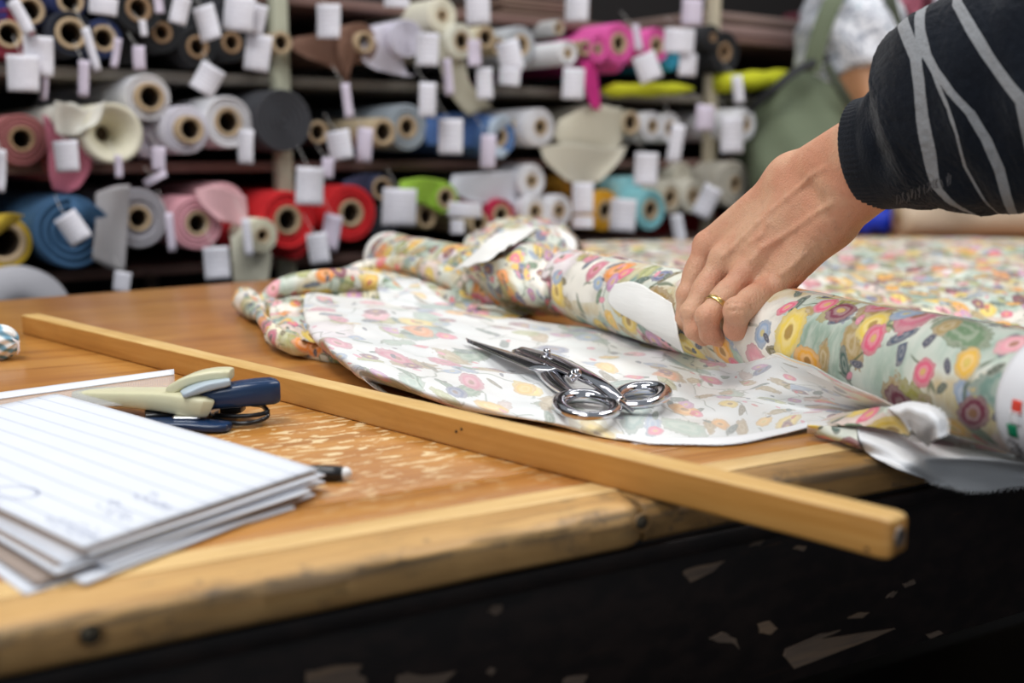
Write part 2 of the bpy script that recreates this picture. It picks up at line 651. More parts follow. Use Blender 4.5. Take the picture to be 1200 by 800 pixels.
M['lip2'] = wood('darker_edging_wood', (0.20, 0.10, 0.03), (0.33, 0.18, 0.055), (0.46, 0.27, 0.10), (4, 55, 55), 0.5, dirt=0.6, dirtcol=(0.06, 0.04, 0.02), wear=grime_and_face_tone)
M['chip'] = wood('bare_chipped_wood', (0.06, 0.042, 0.032), (0.11, 0.076, 0.055), (0.19, 0.12, 0.07), (8, 90, 90), 0.7)
M['steel'] = plain('screw_steel', (0.10, 0.085, 0.06), 0.45, 0.8)
M['screw_dark'] = plain('screw_recess', (0.05, 0.04, 0.03), 0.5, 0.3)


def apron_mat():
    n = Nodes('black_chipped_paint')
    p = n.obj()
    a = n.noise(n.v('MULTIPLY', p, (14, 20, 34)), 1.0, 7, 0.72, 0.9)
    b = n.noise(n.v('MULTIPLY', p, (50, 60, 90)), 1.0, 3)
    fine = n.noise(n.v('MULTIPLY', p, (6, 40, 160)), 1.0, 5, 0.7, 0.5)
    c = n.mix(n.step(b, 0.35, 0.7), (0.006, 0.004, 0.004), (0.013, 0.008, 0.007))
    c = n.mix(n.m('MULTIPLY', n.step(fine, 0.66, 0.72), 0.4), c, (0.07, 0.035, 0.02))
    c = n.mix(n.step(a, 0.745, 0.757), c, (0.09, 0.05, 0.03))
    n.bump(n.m('ADD', n.m('MULTIPLY', b, 0.4), n.m('MULTIPLY', n.step(a, 0.74, 0.76), -0.6)), 0.35, 0.0012)
    return n.set(c, 0.42, Specular_IOR_Level=0.3)


M['apron'] = apron_mat()

tb = empty('cutting_table', (TP.x, TP.y, TZ), TA)
tag(tb, 'large wooden cutting table with varnished top, worn pale edging and black chipped side', 'table')
TI = inv(tb)
def tl(p): return TI @ Vector(p)
bl = tl(at(0, 352)); br_ = tl(at(1010, 275))
sl_ = (br_.y - bl.y) / (br_.x - bl.x)
X0, X1 = -0.75, 2.6
def backy(x): return bl.y + sl_ * (x - bl.x)
LIPW = 0.034                     # width of the edging board
y1 = LIPW
y2 = y1 + 0.021                  # pale strip
y3 = y2 + 0.040                  # narrow board
# trapezoid boards of the top
def slab(name, q, z0, z1, mat, bev=0.001):
    vs = [(x, y, z) for z in (z0, z1) for x, y in q]
    o = mesh(name, vs, [(0, 3, 2, 1), (4, 5, 6, 7), (0, 1, 5, 4), (1, 2, 6, 5), (2, 3, 7, 6), (3, 0, 4, 7)], mat, tb, True, local=False)
    return bevel(o, bev)
slab('table_top', [(X0, y3 + 0.0008), (X1, y3 + 0.0008), (X1, backy(X1)), (X0, backy(X0))], -0.03, 0.0, M['top'])
slab('top_board', [(X0, y2 + 0.0008), (X1, y2 + 0.0008), (X1, y3), (X0, y3)], -0.03, -0.0001, M['top'])
slab('pale_strip', [(X0, y1 + 0.0008), (X1, y1 + 0.0008), (X1, y2), (X0, y2)], -0.03, 0.0003, M['strip'], 0.0006)
# worn edging boards with rounded front
xj = tl(ate(762, 600)).x
def edging(name, xa, xb, mat, out, h, round_end=False, seed=0):
    prof = [(LIPW, -h), (LIPW, 0.0), (0.009 - out, 0.0004), (0.0045 - out, -0.0006), (0.0012 - out, -0.0034), (-out, -0.0075), (-out, -h + 0.003), (0.003 - out, -h)]
    n = 160
    vs = []
    for i in range(n):
        x = xa + (xb - xa) * i / (n - 1)
        e = max(0, 1 - (xb - x) / 0.018) if round_end else 0
        for k, (y, z) in enumerate(prof):
            q = noise.noise(Vector((x * 22, k * 0.9, seed)))
            q2 = noise.noise(Vector((x * 90, k * 1.7, seed + 5)))
            yy, zz = y, z
            if k in (2, 3, 4, 5):
                yy += 0.0018 * q + 0.0006 * q2 + (e * e) * 0.010
                zz += -abs(0.0016 * q) - (e * e) * (0.0025 if k < 4 else 0)
            if k in (6, 7): yy += 0.0008 * q + (e * e) * 0.008
            vs.append((x, yy, zz))
    m = len(prof)
    fs = []
    for i in range(n - 1):
        for k in range(m):
            a, b = i * m + k, i * m + (k + 1) % m
            fs.append((a, a + m, b + m, b))
    fs.append(tuple(range(m))[::-1] if False else tuple(range(m)))
    fs.append(tuple((n - 1) * m + k for k in range(m))[::-1])
    o = mesh(name, vs, fs, mat, tb, True, local=False)
    bevel(o, 0.0008, 2)
    return o
LH = tl(ate(0, 797)).z
LH2 = tl(ate(1030, 580, -0.006)).z
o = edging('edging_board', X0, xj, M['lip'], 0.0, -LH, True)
tag(o, 'worn pale edging board with rounded end')
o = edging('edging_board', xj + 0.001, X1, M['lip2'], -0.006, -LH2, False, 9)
tag(o, 'darker set-back edging board')
# screws in the edging
for px, py, off in ((106, 744, 0.0), (752, 612, 0.0)):
    c = tl(ate(px, py, off))
    r0 = 0.0050 if px < 300 else 0.0046
    prof = []
    vs, fs = [], []
    S = 24
    for r, y in ((r0 * 1.25, 0.0005), (r0 * 1.2, -0.0006), (r0 * 0.95, -0.0003), (r0 * 0.9, 0.0012)):
        for j in range(S):
            a = 2 * math.pi * j / S
            vs.append((c.x + r * math.cos(a), c.y + y - 0.0006, c.z + r * math.sin(a)))
    for i in range(3):
        for j in range(S):
            fs.append((i * S + j, i * S + (j + 1) % S, (i + 1) * S + (j + 1) % S, (i + 1) * S + j))
    sc_ = mesh('screw_hole', vs, fs, M['lip2'], tb, True, local=False)
    vs, fs = [], []
    for r, y in ((r0 * 0.92, 0.0006), (r0 * 0.7, -0.0008), (0.0001, -0.001)):
        for j in range(S):
            a = 2 * math.pi * j / S
            vs.append((c.x + r * math.cos(a), c.y + y - 0.0007, c.z + r * math.sin(a)))
    for i in range(2):
        for j in range(S):
            fs.append((i * S + j, i * S + (j + 1) % S, (i + 1) * S + (j + 1) % S, (i + 1) * S + j))
    sw = mesh('screw', vs, fs, M['steel'], tb, True, local=False)
    for ang in (0.5, 0.5 + math.pi / 2):
        a_, b_ = math.cos(ang) * r0 * 0.5, math.sin(ang) * r0 * 0.5
        q = [(-b_ * .18 - a_, a_ * .18 - b_), (b_ * .18 - a_, -a_ * .18 - b_), (b_ * .18 + a_, -a_ * .18 + b_), (-b_ * .18 + a_, a_ * .18 + b_)]
        vv = [(c.x + x, c.y - 0.0018 - dy, c.z + z) for dy in (0.0004, 0.0) for x, z in q]
        mesh('cross_slot', vv, [(0, 1, 2, 3), (0, 4, 5, 1), (1, 5, 6, 2), (2, 6, 7, 3), (3, 7, 4, 0)], M['screw_dark'], sw, False, local=False)
# apron, lower rail, legs
AY = 0.011
lo = tl(ate(1095, 742, -AY)).z
box('apron', ((X0 + X1) / 2, AY + 0.0125, (LH2 + lo) / 2), (X1 - X0, 0.025, LH2 - lo + 0.01), M['apron'], tb, 0.002)
box('back_apron', ((X0 + X1) / 2 + 0.1, 0.75, (LH2 + lo) / 2), (X1 - X0 - 0.4, 0.025, LH2 - lo), M['apron'], tb, 0.002)
box('apron_moulding', ((X0 + X1) / 2, AY - 0.002, LH2 - 0.0085), (X1 - X0, 0.006, 0.012), M['apron'], tb, 0.0015)
for x, y in ((X0 + 0.08, 0.075), (X1 - 0.08, 0.075), (X0 + 0.08, 0.7), (X1 - 0.08, 0.7)):
    box('leg', (x, y, -0.03 - (TZ - 0.03) / 2), (0.07, 0.07, TZ - 0.03), M['apron'], tb, 0.004)
box('lower_shelf', ((X0 + X1) / 2, 0.40, -0.62), (X1 - X0 - 0.1, 0.55, 0.02), M['apron'], tb, 0.002)
# bare patches where paint has come away (thin chipped relief on the apron)
chips = [
    [(193, 772), (205, 760), (262, 752), (330, 738), (362, 728), (360, 736), (300, 752), (240, 764)],
    [(358, 800), (360, 786), (395, 780), (425, 778), (418, 788), (430, 796), (428, 806)],
    [(572, 716), (576, 708), (588, 707), (588, 714), (580, 720)],
    [(655, 676), (664, 664), (720, 652), (826, 630), (826, 642), (740, 660), (690, 670)],
    [(799, 672), (804, 666), (848, 657), (836, 668), (808, 682)],
    [(928, 642), (932, 638), (944, 639), (940, 646)],
    [(876, 640), (884, 634), (896, 632), (890, 638)],
    [(888, 730), (902, 727), (910, 736), (902, 742), (890, 741)],
    [(830, 748), (846, 740), (862, 748), (866, 760), (856, 752), (842, 752)],
    [(918, 768), (920, 760), (962, 742), (985, 738), (960, 748), (1000, 742), (1048, 736), (1010, 752), (930, 783)],
    [(993, 724), (1004, 718), (1018, 717), (1010, 723)],
    [(1038, 700), (1046, 692), (1051, 692), (1046, 699)],
    [(1058, 684), (1070, 679), (1072, 683), (1060, 688)],
    [(659, 800), (664, 793), (688, 790), (682, 802)],
    [(464, 802), (466, 792), (480, 788), (500, 792), (534, 786), (520, 800), (490, 808)],
    [(570, 788), (575, 781), (580, 784), (577, 790)],
    [(1084, 744), (1100, 738), (1104, 741), (1090, 748)],
]
for k, pg in enumerate(chips):
    P = [tl(ate(x, y, -AY)) for x, y in pg]
    c = sum(P, Vector()) / len(P)
    cm = bmesh.new()
    ring = []
    nn = len(P)
    for i in range(nn):
        a, b = P[i], P[(i + 1) % nn]
        for t in (0, 0.33, 0.66):
            q = a.lerp(b, t)
            q = q + Vector((noise.noise(q * 300) * 0.0012, 0, noise.noise(q * 300 + Vector((5, 5, 5))) * 0.0009))
            ring.append(q)
    y0, y1_ = AY - 0.0002 - (0.006 if False else 0), AY - 0.0009
    f = [cm.verts.new((q.x, y1_, q.z)) for q in ring]
    g = [cm.verts.new((q.x, AY + 0.001, q.z)) for q in ring]
    cm.faces.new(f)
    for i in range(len(f)):
        j = (i + 1) % len(f)
        cm.faces.new((f[i], g[i], g[j], f[j]))
    bmesh.ops.recalc_face_normals(cm, faces=cm.faces)
    me = bpy.data.meshes.new('paint_chip'); cm.to_mesh(me); cm.free()
    link('paint_chip', me, M['chip'], tb, False)

# ================================================================ METRE STICK
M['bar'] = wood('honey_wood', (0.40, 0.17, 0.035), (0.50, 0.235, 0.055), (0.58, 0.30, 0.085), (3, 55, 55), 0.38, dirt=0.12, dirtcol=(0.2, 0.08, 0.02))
M['bartop'] = wood('pale_bar_wood', (0.55, 0.32, 0.10), (0.66, 0.42, 0.15), (0.76, 0.52, 0.22), (6, 40, 40), 0.4, dirt=0.15, dirtcol=(0.35, 0.18, 0.05))
a, b = at(26, 391), at(1042, 659)
d = (b - a); L = d.length; ang = math.atan2(d.y, d.x)
bar = empty('measuring_stick', a, ang)
tag(bar, 'long square wooden measuring stick lying across the table and over its front edge', 'stick')
BH = 0.0215; BW = 0.0200
# rounded end bar
def barmesh():
    prof = []
    for (cy, cz), a0 in (((BW - 0.002, BH - 0.002), 0), ((0.002, BH - 0.002), 90), ((0.002, 0.002), 180), ((BW - 0.002, 0.002), 270)):
        for k in range(4):
            t = R(a0 + 30 * k)
            prof.append((cy + 0.002 * math.cos(t), cz + 0.002 * math.sin(t)))
    n = 90
    vs = []
    for i in range(n):
        x = L * i / (n - 1)
        if i == n - 1: s = 0.80
        elif i == n - 2: x, s = L - 0.0010, 0.90
        elif i == n - 3: x, s = L - 0.003, 0.965
        elif i == n - 4: x, s = L - 0.007, 1.0
        elif i == 0: s = 0.93
        elif i == 1: x, s = 0.002, 1.0
        else: s = 1.0
        for y, z in prof:
            y_, z_ = (y - BW / 2) * s + BW / 2, (z - BH / 2) * s + BH / 2
            q = 0.00025 * noise.noise(Vector((x * 25, y * 200, z * 200)))
            vs.append((x, y_ + q, z_ + (q if i > 3 else 0)))
    m = len(prof)
    fs = [(i * m + k, (i + 1) * m + k, (i + 1) * m + (k + 1) % m, i * m + (k + 1) % m) for i in range(n - 1) for k in range(m)]
    fs += [tuple(range(m)), tuple((n - 1) * m + k for k in range(m))[::-1]]
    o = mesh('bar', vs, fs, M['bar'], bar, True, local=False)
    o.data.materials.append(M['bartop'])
    bm = bmesh.new(); bm.from_mesh(o.data); bmesh.ops.recalc_face_normals(bm, faces=bm.faces)
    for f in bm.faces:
        if f.normal.z > 0.5: f.material_index = 1  # upward faces take the paler wood
    bm.to_mesh(o.data); bm.free()
    return o
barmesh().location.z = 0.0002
# rivet in the end
def disc_x(name, c, prof, mat, parent, S=28):
    vs = [(c[0] + x, c[1] + r * math.cos(2 * math.pi * j / S), c[2] + r * math.sin(2 * math.pi * j / S)) for r, x in prof for j in range(S)]
    fs = [(i * S + j, i * S + (j + 1) % S, (i + 1) * S + (j + 1) % S, (i + 1) * S + j) for i in range(len(prof) - 1) for j in range(S)]
    return mesh(name, vs, fs, mat, parent, True, local=False)
M['rivet'] = plain('dull_rivet_metal', (0.42, 0.36, 0.32), 0.32, 0.9)
rv = disc_x('rivet', (L - 0.0004, BW * 0.5, BH * 0.50), [(0.0056, -0.001), (0.0054, 0.0008), (0.0044, 0.0016), (0.0040, 0.0012), (0.0001, 0.0014)], M['rivet'], bar)
M['mark'] = plain('nail_hole', (0.05, 0.025, 0.01), 0.8)
for x, z in ((L - 0.012, 0.004), (L * 0.695, 0.012), (L * 0.70, 0.0145)):
    vs = [(x + 0.0012 * math.cos(t * .785), -0.0004, z + 0.001 * math.sin(t * .785)) for t in range(8)] + [(x + 0.0012 * math.cos(t * .785), 0.0008, z + 0.001 * math.sin(t * .785)) for t in range(8)]
    mesh('nail_hole', vs, [tuple(range(8))] + [(i, (i + 1) % 8, 8 + (i + 1) % 8, 8 + i) for i in range(8)], M['mark'], bar, False, local=False)

# ================================================================ PAPERS
def paper_mat(lines):
    n = Nodes('ruled_paper' if lines else 'note_paper')
    u = n.sep(n.uv())
    p = n.obj()
    f = n.noise(p, 25, 3)
    c = n.mix(f, (0.64, 0.67, 0.74), (0.70, 0.73, 0.79))
    if lines:
        q = n.m('FRACT', n.m('DIVIDE', u[1], 0.0165))
        l = n.m('MULTIPLY', n.m('LESS_THAN', q, 0.075), n.m('GREATER_THAN', u[1], 0.003))
        mg = n.m('LESS_THAN', n.m('ABSOLUTE', n.m('SUBTRACT', u[0], 0.011)), 0.0004)
        c = n.mix(n.m('MULTIPLY', n.m('MAXIMUM', l, mg), 0.6), c, (0.28, 0.32, 0.44))
    return n.set(c, 0.75)
M['paper_l'] = paper_mat(True)
M['paper'] = paper_mat(False)
M['paper_edge'] = plain('grey_paper', (0.66, 0.66, 0.70), 0.8)
M['paper_brown'] = plain('brown_backing_board', (0.34, 0.27, 0.23), 0.85)
PH = 0.0150
def sheet(c4, z, t, mat, bulge=0.0, name='paper_sheet'):
    """c4: corner points B, R, F, L on the paper plane"""
    B, Rr, Fq, Lq = [Vector(p) for p in c4]
    cen = (B + Rr + Fq + Lq) / 4
    e = empty(name, (cen.x, cen.y, TZ + z - t))
    n = 26
    vs, uv = [], []
    u_ = (Rr - B); v_ = (Lq - B)
    for i in range(n):
        for j in range(n):
            s, q = i / (n - 1), j / (n - 1)
            p = B.lerp(Rr, s).lerp(Lq.lerp(Fq, s), q)
            p = Vector((p.x, p.y, TZ + z + bulge * (4 * s * (1 - s)) * (1 - q * 0.3) + 0.0006 * noise.noise(Vector((s * 3, q * 3, z * 900)))))
            vs.append(p)
            uv.append((s * u_.length, q * v_.length))
    fs = [(i * n + j, (i + 1) * n + j, (i + 1) * n + j + 1, i * n + j + 1) for i in range(n - 1) for j in range(n - 1)]
    e2 = e
    bpy.data.objects.remove(e)
    me = bpy.data.meshes.new(name)
    o3 = Vector((cen.x, cen.y, TZ + z - t))
    me.from_pydata([tuple(v - o3) for v in vs], [], fs)
    l = me.uv_layers.new(name='UVMap')
    for p in me.polygons:
        for li in p.loop_indices: l.data[li].uv = uv[me.loops[li].vertex_index]
    o = link(name, me, mat)
    o.location = o3
    bm = bmesh.new(); bm.from_mesh(me); bmesh.ops.recalc_face_normals(bm, faces=bm.faces)
    if sum(f.normal.z for f in bm.faces) < 0: bmesh.ops.reverse_faces(bm, faces=bm.faces)
    bm.to_mesh(me); bm.free()
    solid(o, t, -1)
    return o
def ph(px, py, h=PH): return at(px, py, h)
B0, R0, F0, L0 = ph(66, 461), ph(372, 549), ph(98, 641), None
L0 = B0 + (F0 - R0)
def offs(c, a, bq, rot=0.0):
    """shift along the two sheet directions and turn about F"""
    u = (R0 - B0).normalized(); v = (F0 - R0).normalized()
    out = []
    for p in c:
        q = p + u * a + v * bq
        q2 = q - F0
        q2 = Vector((q2.x * math.cos(rot) - q2.y * math.sin(rot), q2.x * math.sin(rot) + q2.y * math.cos(rot), q2.z))
        out.append(F0 + q2)
    return out
C0 = [B0, R0, F0, L0]
top = sheet(C0, PH, 0.0007, M['paper_l'], 0.0012)
tag(top, 'topmost sheet of the paper pile with ruled lines and blurred handwriting', 'paper', 'note papers piled at the left front')
# faint handwriting and a circled mark on the top sheet
M['ink'] = plain('blue_grey_ink', (0.16, 0.20, 0.36), 0.7)
M['ink2'] = plain('pale_pencil', (0.22, 0.26, 0.40), 0.7)
def ribbon(name, strokes, wd, mat, parent, surf):
    """thin flat ink strokes; surf maps (a, b) to a world point and normal"""
    vs, fs = [], []
    for st in strokes:
        pts = [surf(*p) for p in st]
        k = len(vs)
        for i, p in enumerate(pts):
            t = (pts[min(i + 1, len(pts) - 1)][0] - pts[max(i - 1, 0)][0]).normalized()
            s = t.cross(p[1]).normalized() * wd / 2
            vs += [p[0] + s, p[0] - s]
            if i: fs.append((k + 2 * i - 2, k + 2 * i - 1, k + 2 * i + 1, k + 2 * i))
    m = Matrix.Translation(parent.location).inverted() if parent.type == 'MESH' else None
    if m: vs = [m @ v for v in vs]
    o = mesh(name, vs, fs, mat, None, False)
    o.parent = parent
    if parent.type != 'MESH':
        mi = inv(parent); me = o.data
        for v in me.vertices: v.co = mi @ v.co
    tag(o, kind='stuff')
    return o
def psurf(px, py):
    p = at(px, py, PH + 0.0016)
    return (p, Vector((0, 0, 1)))
def scribble(x, y, n, s, r, slope):
    out = []
    for k in range(n):
        cx, cy = x + k * s * 0.62, y + slope * k * s * 0.62
        if r.random() < 0.15: continue
        st = []
        a0 = r.uniform(0, 6); ex, ey = r.uniform(.2, .42) * s, r.uniform(.18, .40) * s
        for i in range(5):
            a = a0 + i * r.uniform(0.45, 0.9)
            st.append((cx + ex * math.cos(a) + r.uniform(-.5, .5), cy + ey * math.sin(a) * 0.8))
        out.append(st)
    return out
rr = random.Random(3)
st = []
for (x, y, n_, s_) in ((158, 580, 9, 8), (168, 574, 5, 7), (114, 592, 9, 8), (120, 600, 7, 8), (128, 586, 4, 7), (58, 606, 12, 8), (66, 614, 9, 8), (80, 621, 8, 8), (176, 588, 6, 7)):
    st += scribble(x, y, n_, s_, rr, 0.30 if y < 590 else 0.25)
ribbon('handwriting', st, 0.0005, M['ink2'], top, psurf)
ribbon('circled_mark', [[(18 + 27 * math.cos(t * .21), 575 + 8 * math.sin(t * .21) + 0.06 * t) for t in range(32)]], 0.0007, M['ink2'], top, psurf)
under = [(0.0135, 0.002, 0.002, 0.0, 'paper_brown', 'thin brown backing board just below the topmost ruled sheet', 0.0006),
         (0.0124, 0.004, -0.001, -0.012, 'paper', 'white sheet directly under the thin brown backing board', 0.0010),
         (0.0110, -0.001, 0.006, -0.02, 'paper_edge', 'greyish sheet third from the top of the paper pile', 0.0009),
         (0.0098, 0.001, 0.010, -0.035, 'paper', 'white sheet fanned out to the left in the middle of the pile', 0.0009),
         (0.0086, -0.004, 0.013, -0.045, 'paper_brown', 'second brown backing board in the middle of the pile', 0.0006),
         (0.0078, 0.003, 0.016, -0.055, 'paper', 'white sheet just under the second brown backing board', 0.0010),
         (0.0062, 0.006, -0.006, 0.03, 'paper_edge', 'grey sheet poking out at the right corner of the pile', 0.0009),
         (0.0050, 0.010, -0.007, 0.06, 'paper', 'white sheet that sticks out farthest at the right corner', 0.0010),
         (0.0036, -0.002, 0.024, -0.07, 'paper_brown', 'lowest brown backing board near the bottom of the pile', 0.0008),
         (0.0026, 0.012, 0.008, 0.035, 'paper', 'white sheet second from the bottom of the paper pile', 0.0010),
         (0.0014, 0.000, 0.030, -0.085, 'paper', 'bottom sheet of the paper pile, fanned farthest to the left', 0.0010)]
for z, a_, b_, rt, mt, lab, t in under:
    o = sheet(offs(C0, a_, b_, rt), z, t, M[mt])
    tag(o, lab, 'paper' if 'board' not in lab else 'board', 'note papers piled at the left front')

# ================================================================ PEN
M['black'] = plain('black_plastic', (0.012, 0.012, 0.014), 0.3)
M['white'] = plain('white_plastic', (0.80, 0.80, 0.80), 0.4)
def glassy(name, c, alpha, rough=0.15):
    n = Nodes(name)
    n.set(c, rough, Alpha=alpha)
    return n.mat
M['clear'] = glassy('clear_plastic', (0.80, 0.82, 0.84), 0.45)
pa, pb = at(412, 553, 0.006), at(340, 551, 0.006)
pd = (pb - pa).normalized()
pd.z = 0; pd.normalize()
pen = empty('pen', (pa.x, pa.y, TZ))
tag(pen, 'clear pen with black cap and white round tip sticking out from under the papers', 'pen')
pa.z = TZ + 0.0052
def along(l): return [pa + pd * x for x in l]
tube('barrel', along([0.028, 0.05, 0.09, 0.145]), [0.0036] * 4, M['clear'], pen)
tube('cap', along([0.005, 0.006, 0.012, 0.024, 0.027, 0.028]), [0.0034, 0.0044, 0.0047, 0.0046, 0.0042, 0.0036], M['black'], pen, 20)
tube('tip', along([0.0, 0.0012, 0.003, 0.0055]), [0.0012, 0.0030, 0.0038, 0.0036], M['white'], pen, 20)

# ================================================================ STAPLERS IN A CLEAR SLEEVE
def loft_px(name, secs, mat, parent, bev=0.002, n=14):
    """rounded bar through sections (px, py, h, half width across, half height); across = horizontal normal of the path"""
    P = [at(x, y, h) for x, y, h, _, _ in secs]
    A = cr([tuple(p) + (s[3], s[4]) for p, s in zip(P, secs)], n)
    vs = []
    S = 16
    for i in range(n):
        p = Vector(A[i, :3])
        t = Vector(A[min(i + 1, n - 1), :3] - A[max(i - 1, 0), :3]).normalized()
        side = t.cross(Vector((0, 0, 1))).normalized()
        up = side.cross(t)
        for j in range(S):
            a = 2 * math.pi * (j + 0.5) / S
            ca, sa = math.cos(a), math.sin(a)
            # superellipse section
            x = math.copysign(abs(ca) ** 0.45, ca); z = math.copysign(abs(sa) ** 0.45, sa)
            e = 0.86 if i in (0, n - 1) else 1
            vs.append(p + side * x * A[i, 3] * e + up * z * A[i, 4] * e)
    fs = [(i * S + j, i * S + (j + 1) % S, (i + 1) * S + (j + 1) % S, (i + 1) * S + j) for i in range(n - 1) for j in range(S)]
    fs += [tuple(range(S))[::-1], tuple((n - 1) * S + j for j in range(S))]
    o = mesh(name, vs, fs, mat, parent)
    bevel(o, 0.0012, 2)
    return o
M['navy'] = plain('navy_plastic', (0.012, 0.035, 0.095), 0.25)
M['cream'] = plain('cream_plastic', (0.66, 0.63, 0.42), 0.35)
M['chrome'] = plain('bright_metal', (0.75, 0.75, 0.78), 0.2, 1.0)
sp_ = at(260, 490)
stp = empty('stapler', (sp_.x, sp_.y, TZ))
tag(stp, 'navy stapler with cream lever, far one of the pair beside the papers', 'stapler', 'pair of cream and navy staplers')
loft_px('body', [(214, 468, .018, .011, .006), (235, 466, .020, .012, .0075), (262, 463, .022, .013, .0085), (300, 459, .024, .012, .0095), (326, 457, .024, .011, .0095)], M['navy'], stp)
loft_px('base', [(170, 486, .006, .010, .003), (240, 481, .006, .010, .003), (285, 478, .008, .009, .003)], M['black'], stp)
loft_px('lever', [(204, 458, .024, .011, .005), (225, 444, .034, .010, .004), (250, 438, .038, .010, .004), (272, 438, .038, .009, .0045)], M['cream'], stp)
loft_px('silver_plate', [(213, 462, .026, .0075, .002), (240, 452, .031, .0095, .0035), (270, 446, .034, .009, .003)], plain('silver_grey_plastic', (0.42, 0.50, 0.56), 0.3), stp)
st2 = empty('stapler', (sp_.x - 0.03, sp_.y - 0.05, TZ))
tag(st2, 'cream stapler with navy base, near one of the pair beside the papers', 'stapler', 'pair of cream and navy staplers')
loft_px('body', [(95, 462, .012, .012, .005), (150, 465, .014, .013, .0065), (200, 468, .017, .014, .008), (234, 474, .017, .012, .0085), (243, 477, .015, .010, .007)], M['cream'], st2)
loft_px('base', [(150, 497, .004, .011, .003), (215, 496, .005, .011, .003), (250, 499, .004, .010, .003), (269, 500, .004, .006, .003)], M['navy'], st2)
loft_px('blade_plate', [(205, 487, .009, .009, .0012), (238, 487, .009, .009, .0012)], M['chrome'], st2)
loft_px('spring', [(243, 483, .009, .004, .004), (256, 481, .009, .004, .004)], M['chrome'], st2)
cdp = [(243, 484, .007), (262, 487, .007), (290, 487, .008), (310, 484, .009), (313, 480, .011), (303, 472, .012), (290, 472, .01)]
pts = cr([tuple(at(*p)) for p in cdp], 40)
cord = empty('cord_loop', at(285, 490))
tag(cord, 'black rubber cord loop lying under the navy stapler', 'cord')
tube('strand', [Vector(p) for p in pts], 0.0017, M['black'], cord, 10)
cdp = [(246, 488, .004), (265, 494, .004), (288, 496, .004), (306, 492, .005), (314, 486, .008), (308, 476, .010), (295, 474, .009)]
pts = cr([tuple(at(*p)) for p in cdp], 40)
tube('strand', [Vector(p) for p in pts], 0.0017, M['black'], cord, 10)
# translucent ribbed sleeve over the staplers
q = [at(204, 434, .028), at(-80, 472, .010), at(-80, 492, .003), at(205, 470, .013)]
sv = empty('plastic_sleeve', at(80, 500))
tag(sv, 'translucent ribbed plastic sleeve lying over the staplers behind the papers', 'sleeve')
M['film'] = glassy('ribbed_clear_film', (0.80, 0.82, 0.83), 0.22, 0.2)
M['film_band'] = glassy('milky_film', (0.80, 0.82, 0.87), 0.88, 0.3)
def quadpatch(name, q, mat, parent, t):
    return patch(name, [[q[0], q[0].lerp(q[1], .5), q[1]], [q[3], q[3].lerp(q[2], .5), q[2]]], mat, parent, 24, 6, t)
quadpatch('film', q, M['film'], sv, 0.0006)
qb = [q[0] + Vector((0, 0, .001)), q[1] + Vector((0, 0, .001)), q[1].lerp(q[2], .42) + Vector((0, 0, .001)), q[0].lerp(q[3], .18) + Vector((0, 0, .001))]
quadpatch('top_band', qb, M['film_band'], sv, 0.0008)
vs, fs = [], []
for i in range(140):
    t = i / 139
    a, b = q[0].lerp(q[1], t), q[3].lerp(q[2], t)
    s = (q[1] - q[0]).normalized() * 0.0005
    up = Vector((0, 0, 0.0012))
    k = len(vs)
    vs += [a - s + up * .3, a + s + up * .3, b + s + up * .3, b - s + up * .3, a + up, b + up]
    fs += [(k, k + 3, k + 5, k + 4), (k + 1, k + 4, k + 5, k + 2)]
tag(mesh('rib', vs, fs, M['film'], sv, False), kind='stuff')

# ================================================================ STRIPED BUNDLE AT THE LEFT
def bundle_mat():
    n = Nodes('pale_striped_yarn')
    p = n.obj()
    s = n.sep(p)
    wv = n.m('SINE', n.m('ADD', n.m('MULTIPLY', s[2], 520), n.m('MULTIPLY', n.m('ADD', s[0], n.m('MULTIPLY', n.noise(p, 40), 0.02)), 420)))
    c = n.ramp(n.m('MULTIPLY', n.m('ADD', wv, 1), 0.5), [(0.1, (0.16, 0.33, 0.45)), (0.45, (0.45, 0.60, 0.68)), (0.7, (0.82, 0.82, 0.80))])
    return n.set(c, 0.8)
c = at(-3, 421)
c.z = TZ
bd = empty('yarn_ball', c)
tag(bd, 'pale blue and white striped yarn ball at the left edge of the table', 'yarn')
def bfn(P):
    d = caps_sdf(P, c + Vector((-0.012, 0, .0175)), c + Vector((0.004, 0, .0175)), .0172, .0172)
    a = np.arctan2(P[..., 2] - c.z - .0175, P[..., 1] - c.y)
    return (d + 0.0009 * np.sin(a * 9 + (P[..., 0] - c.x) * 300)).astype(np.float32)
sdf_obj('wound_yarn', bfn, c + Vector((-.034, -.022, -.002)), c + Vector((.026, .022, .038)), 0.0011, bundle_mat(), bd, 1)
tube('yarn_end', [c + Vector(v) for v in ((.018, -.006, .022), (.0245, -.006, .018), (.025, -.007, .010), (.023, -.006, .006))], 0.0011, cloth_mat((0.8, 0.72, 0.72)), bd, 8)

# ================================================================ PRINTED CLOTH
M['print'] = floral('floral_print_cloth')
M['print2'] = floral('floral_print_cloth_other_part', 0.0, (0.37, 0.71))
M['print3'] = floral('floral_print_cloth_third_part', 0.0, (1.31, 0.22))
M['faded'] = floral('floral_print_reverse', 0.62, (0.13, 0.55))
M['selvage'] = cloth_mat((0.84, 0.85, 0.87), 0.6, 0.05, 'white_cloth_border')
M['whiteback'] = cloth_mat((0.82, 0.81, 0.78), 0.6, 0.06, 'white_cloth_reverse')

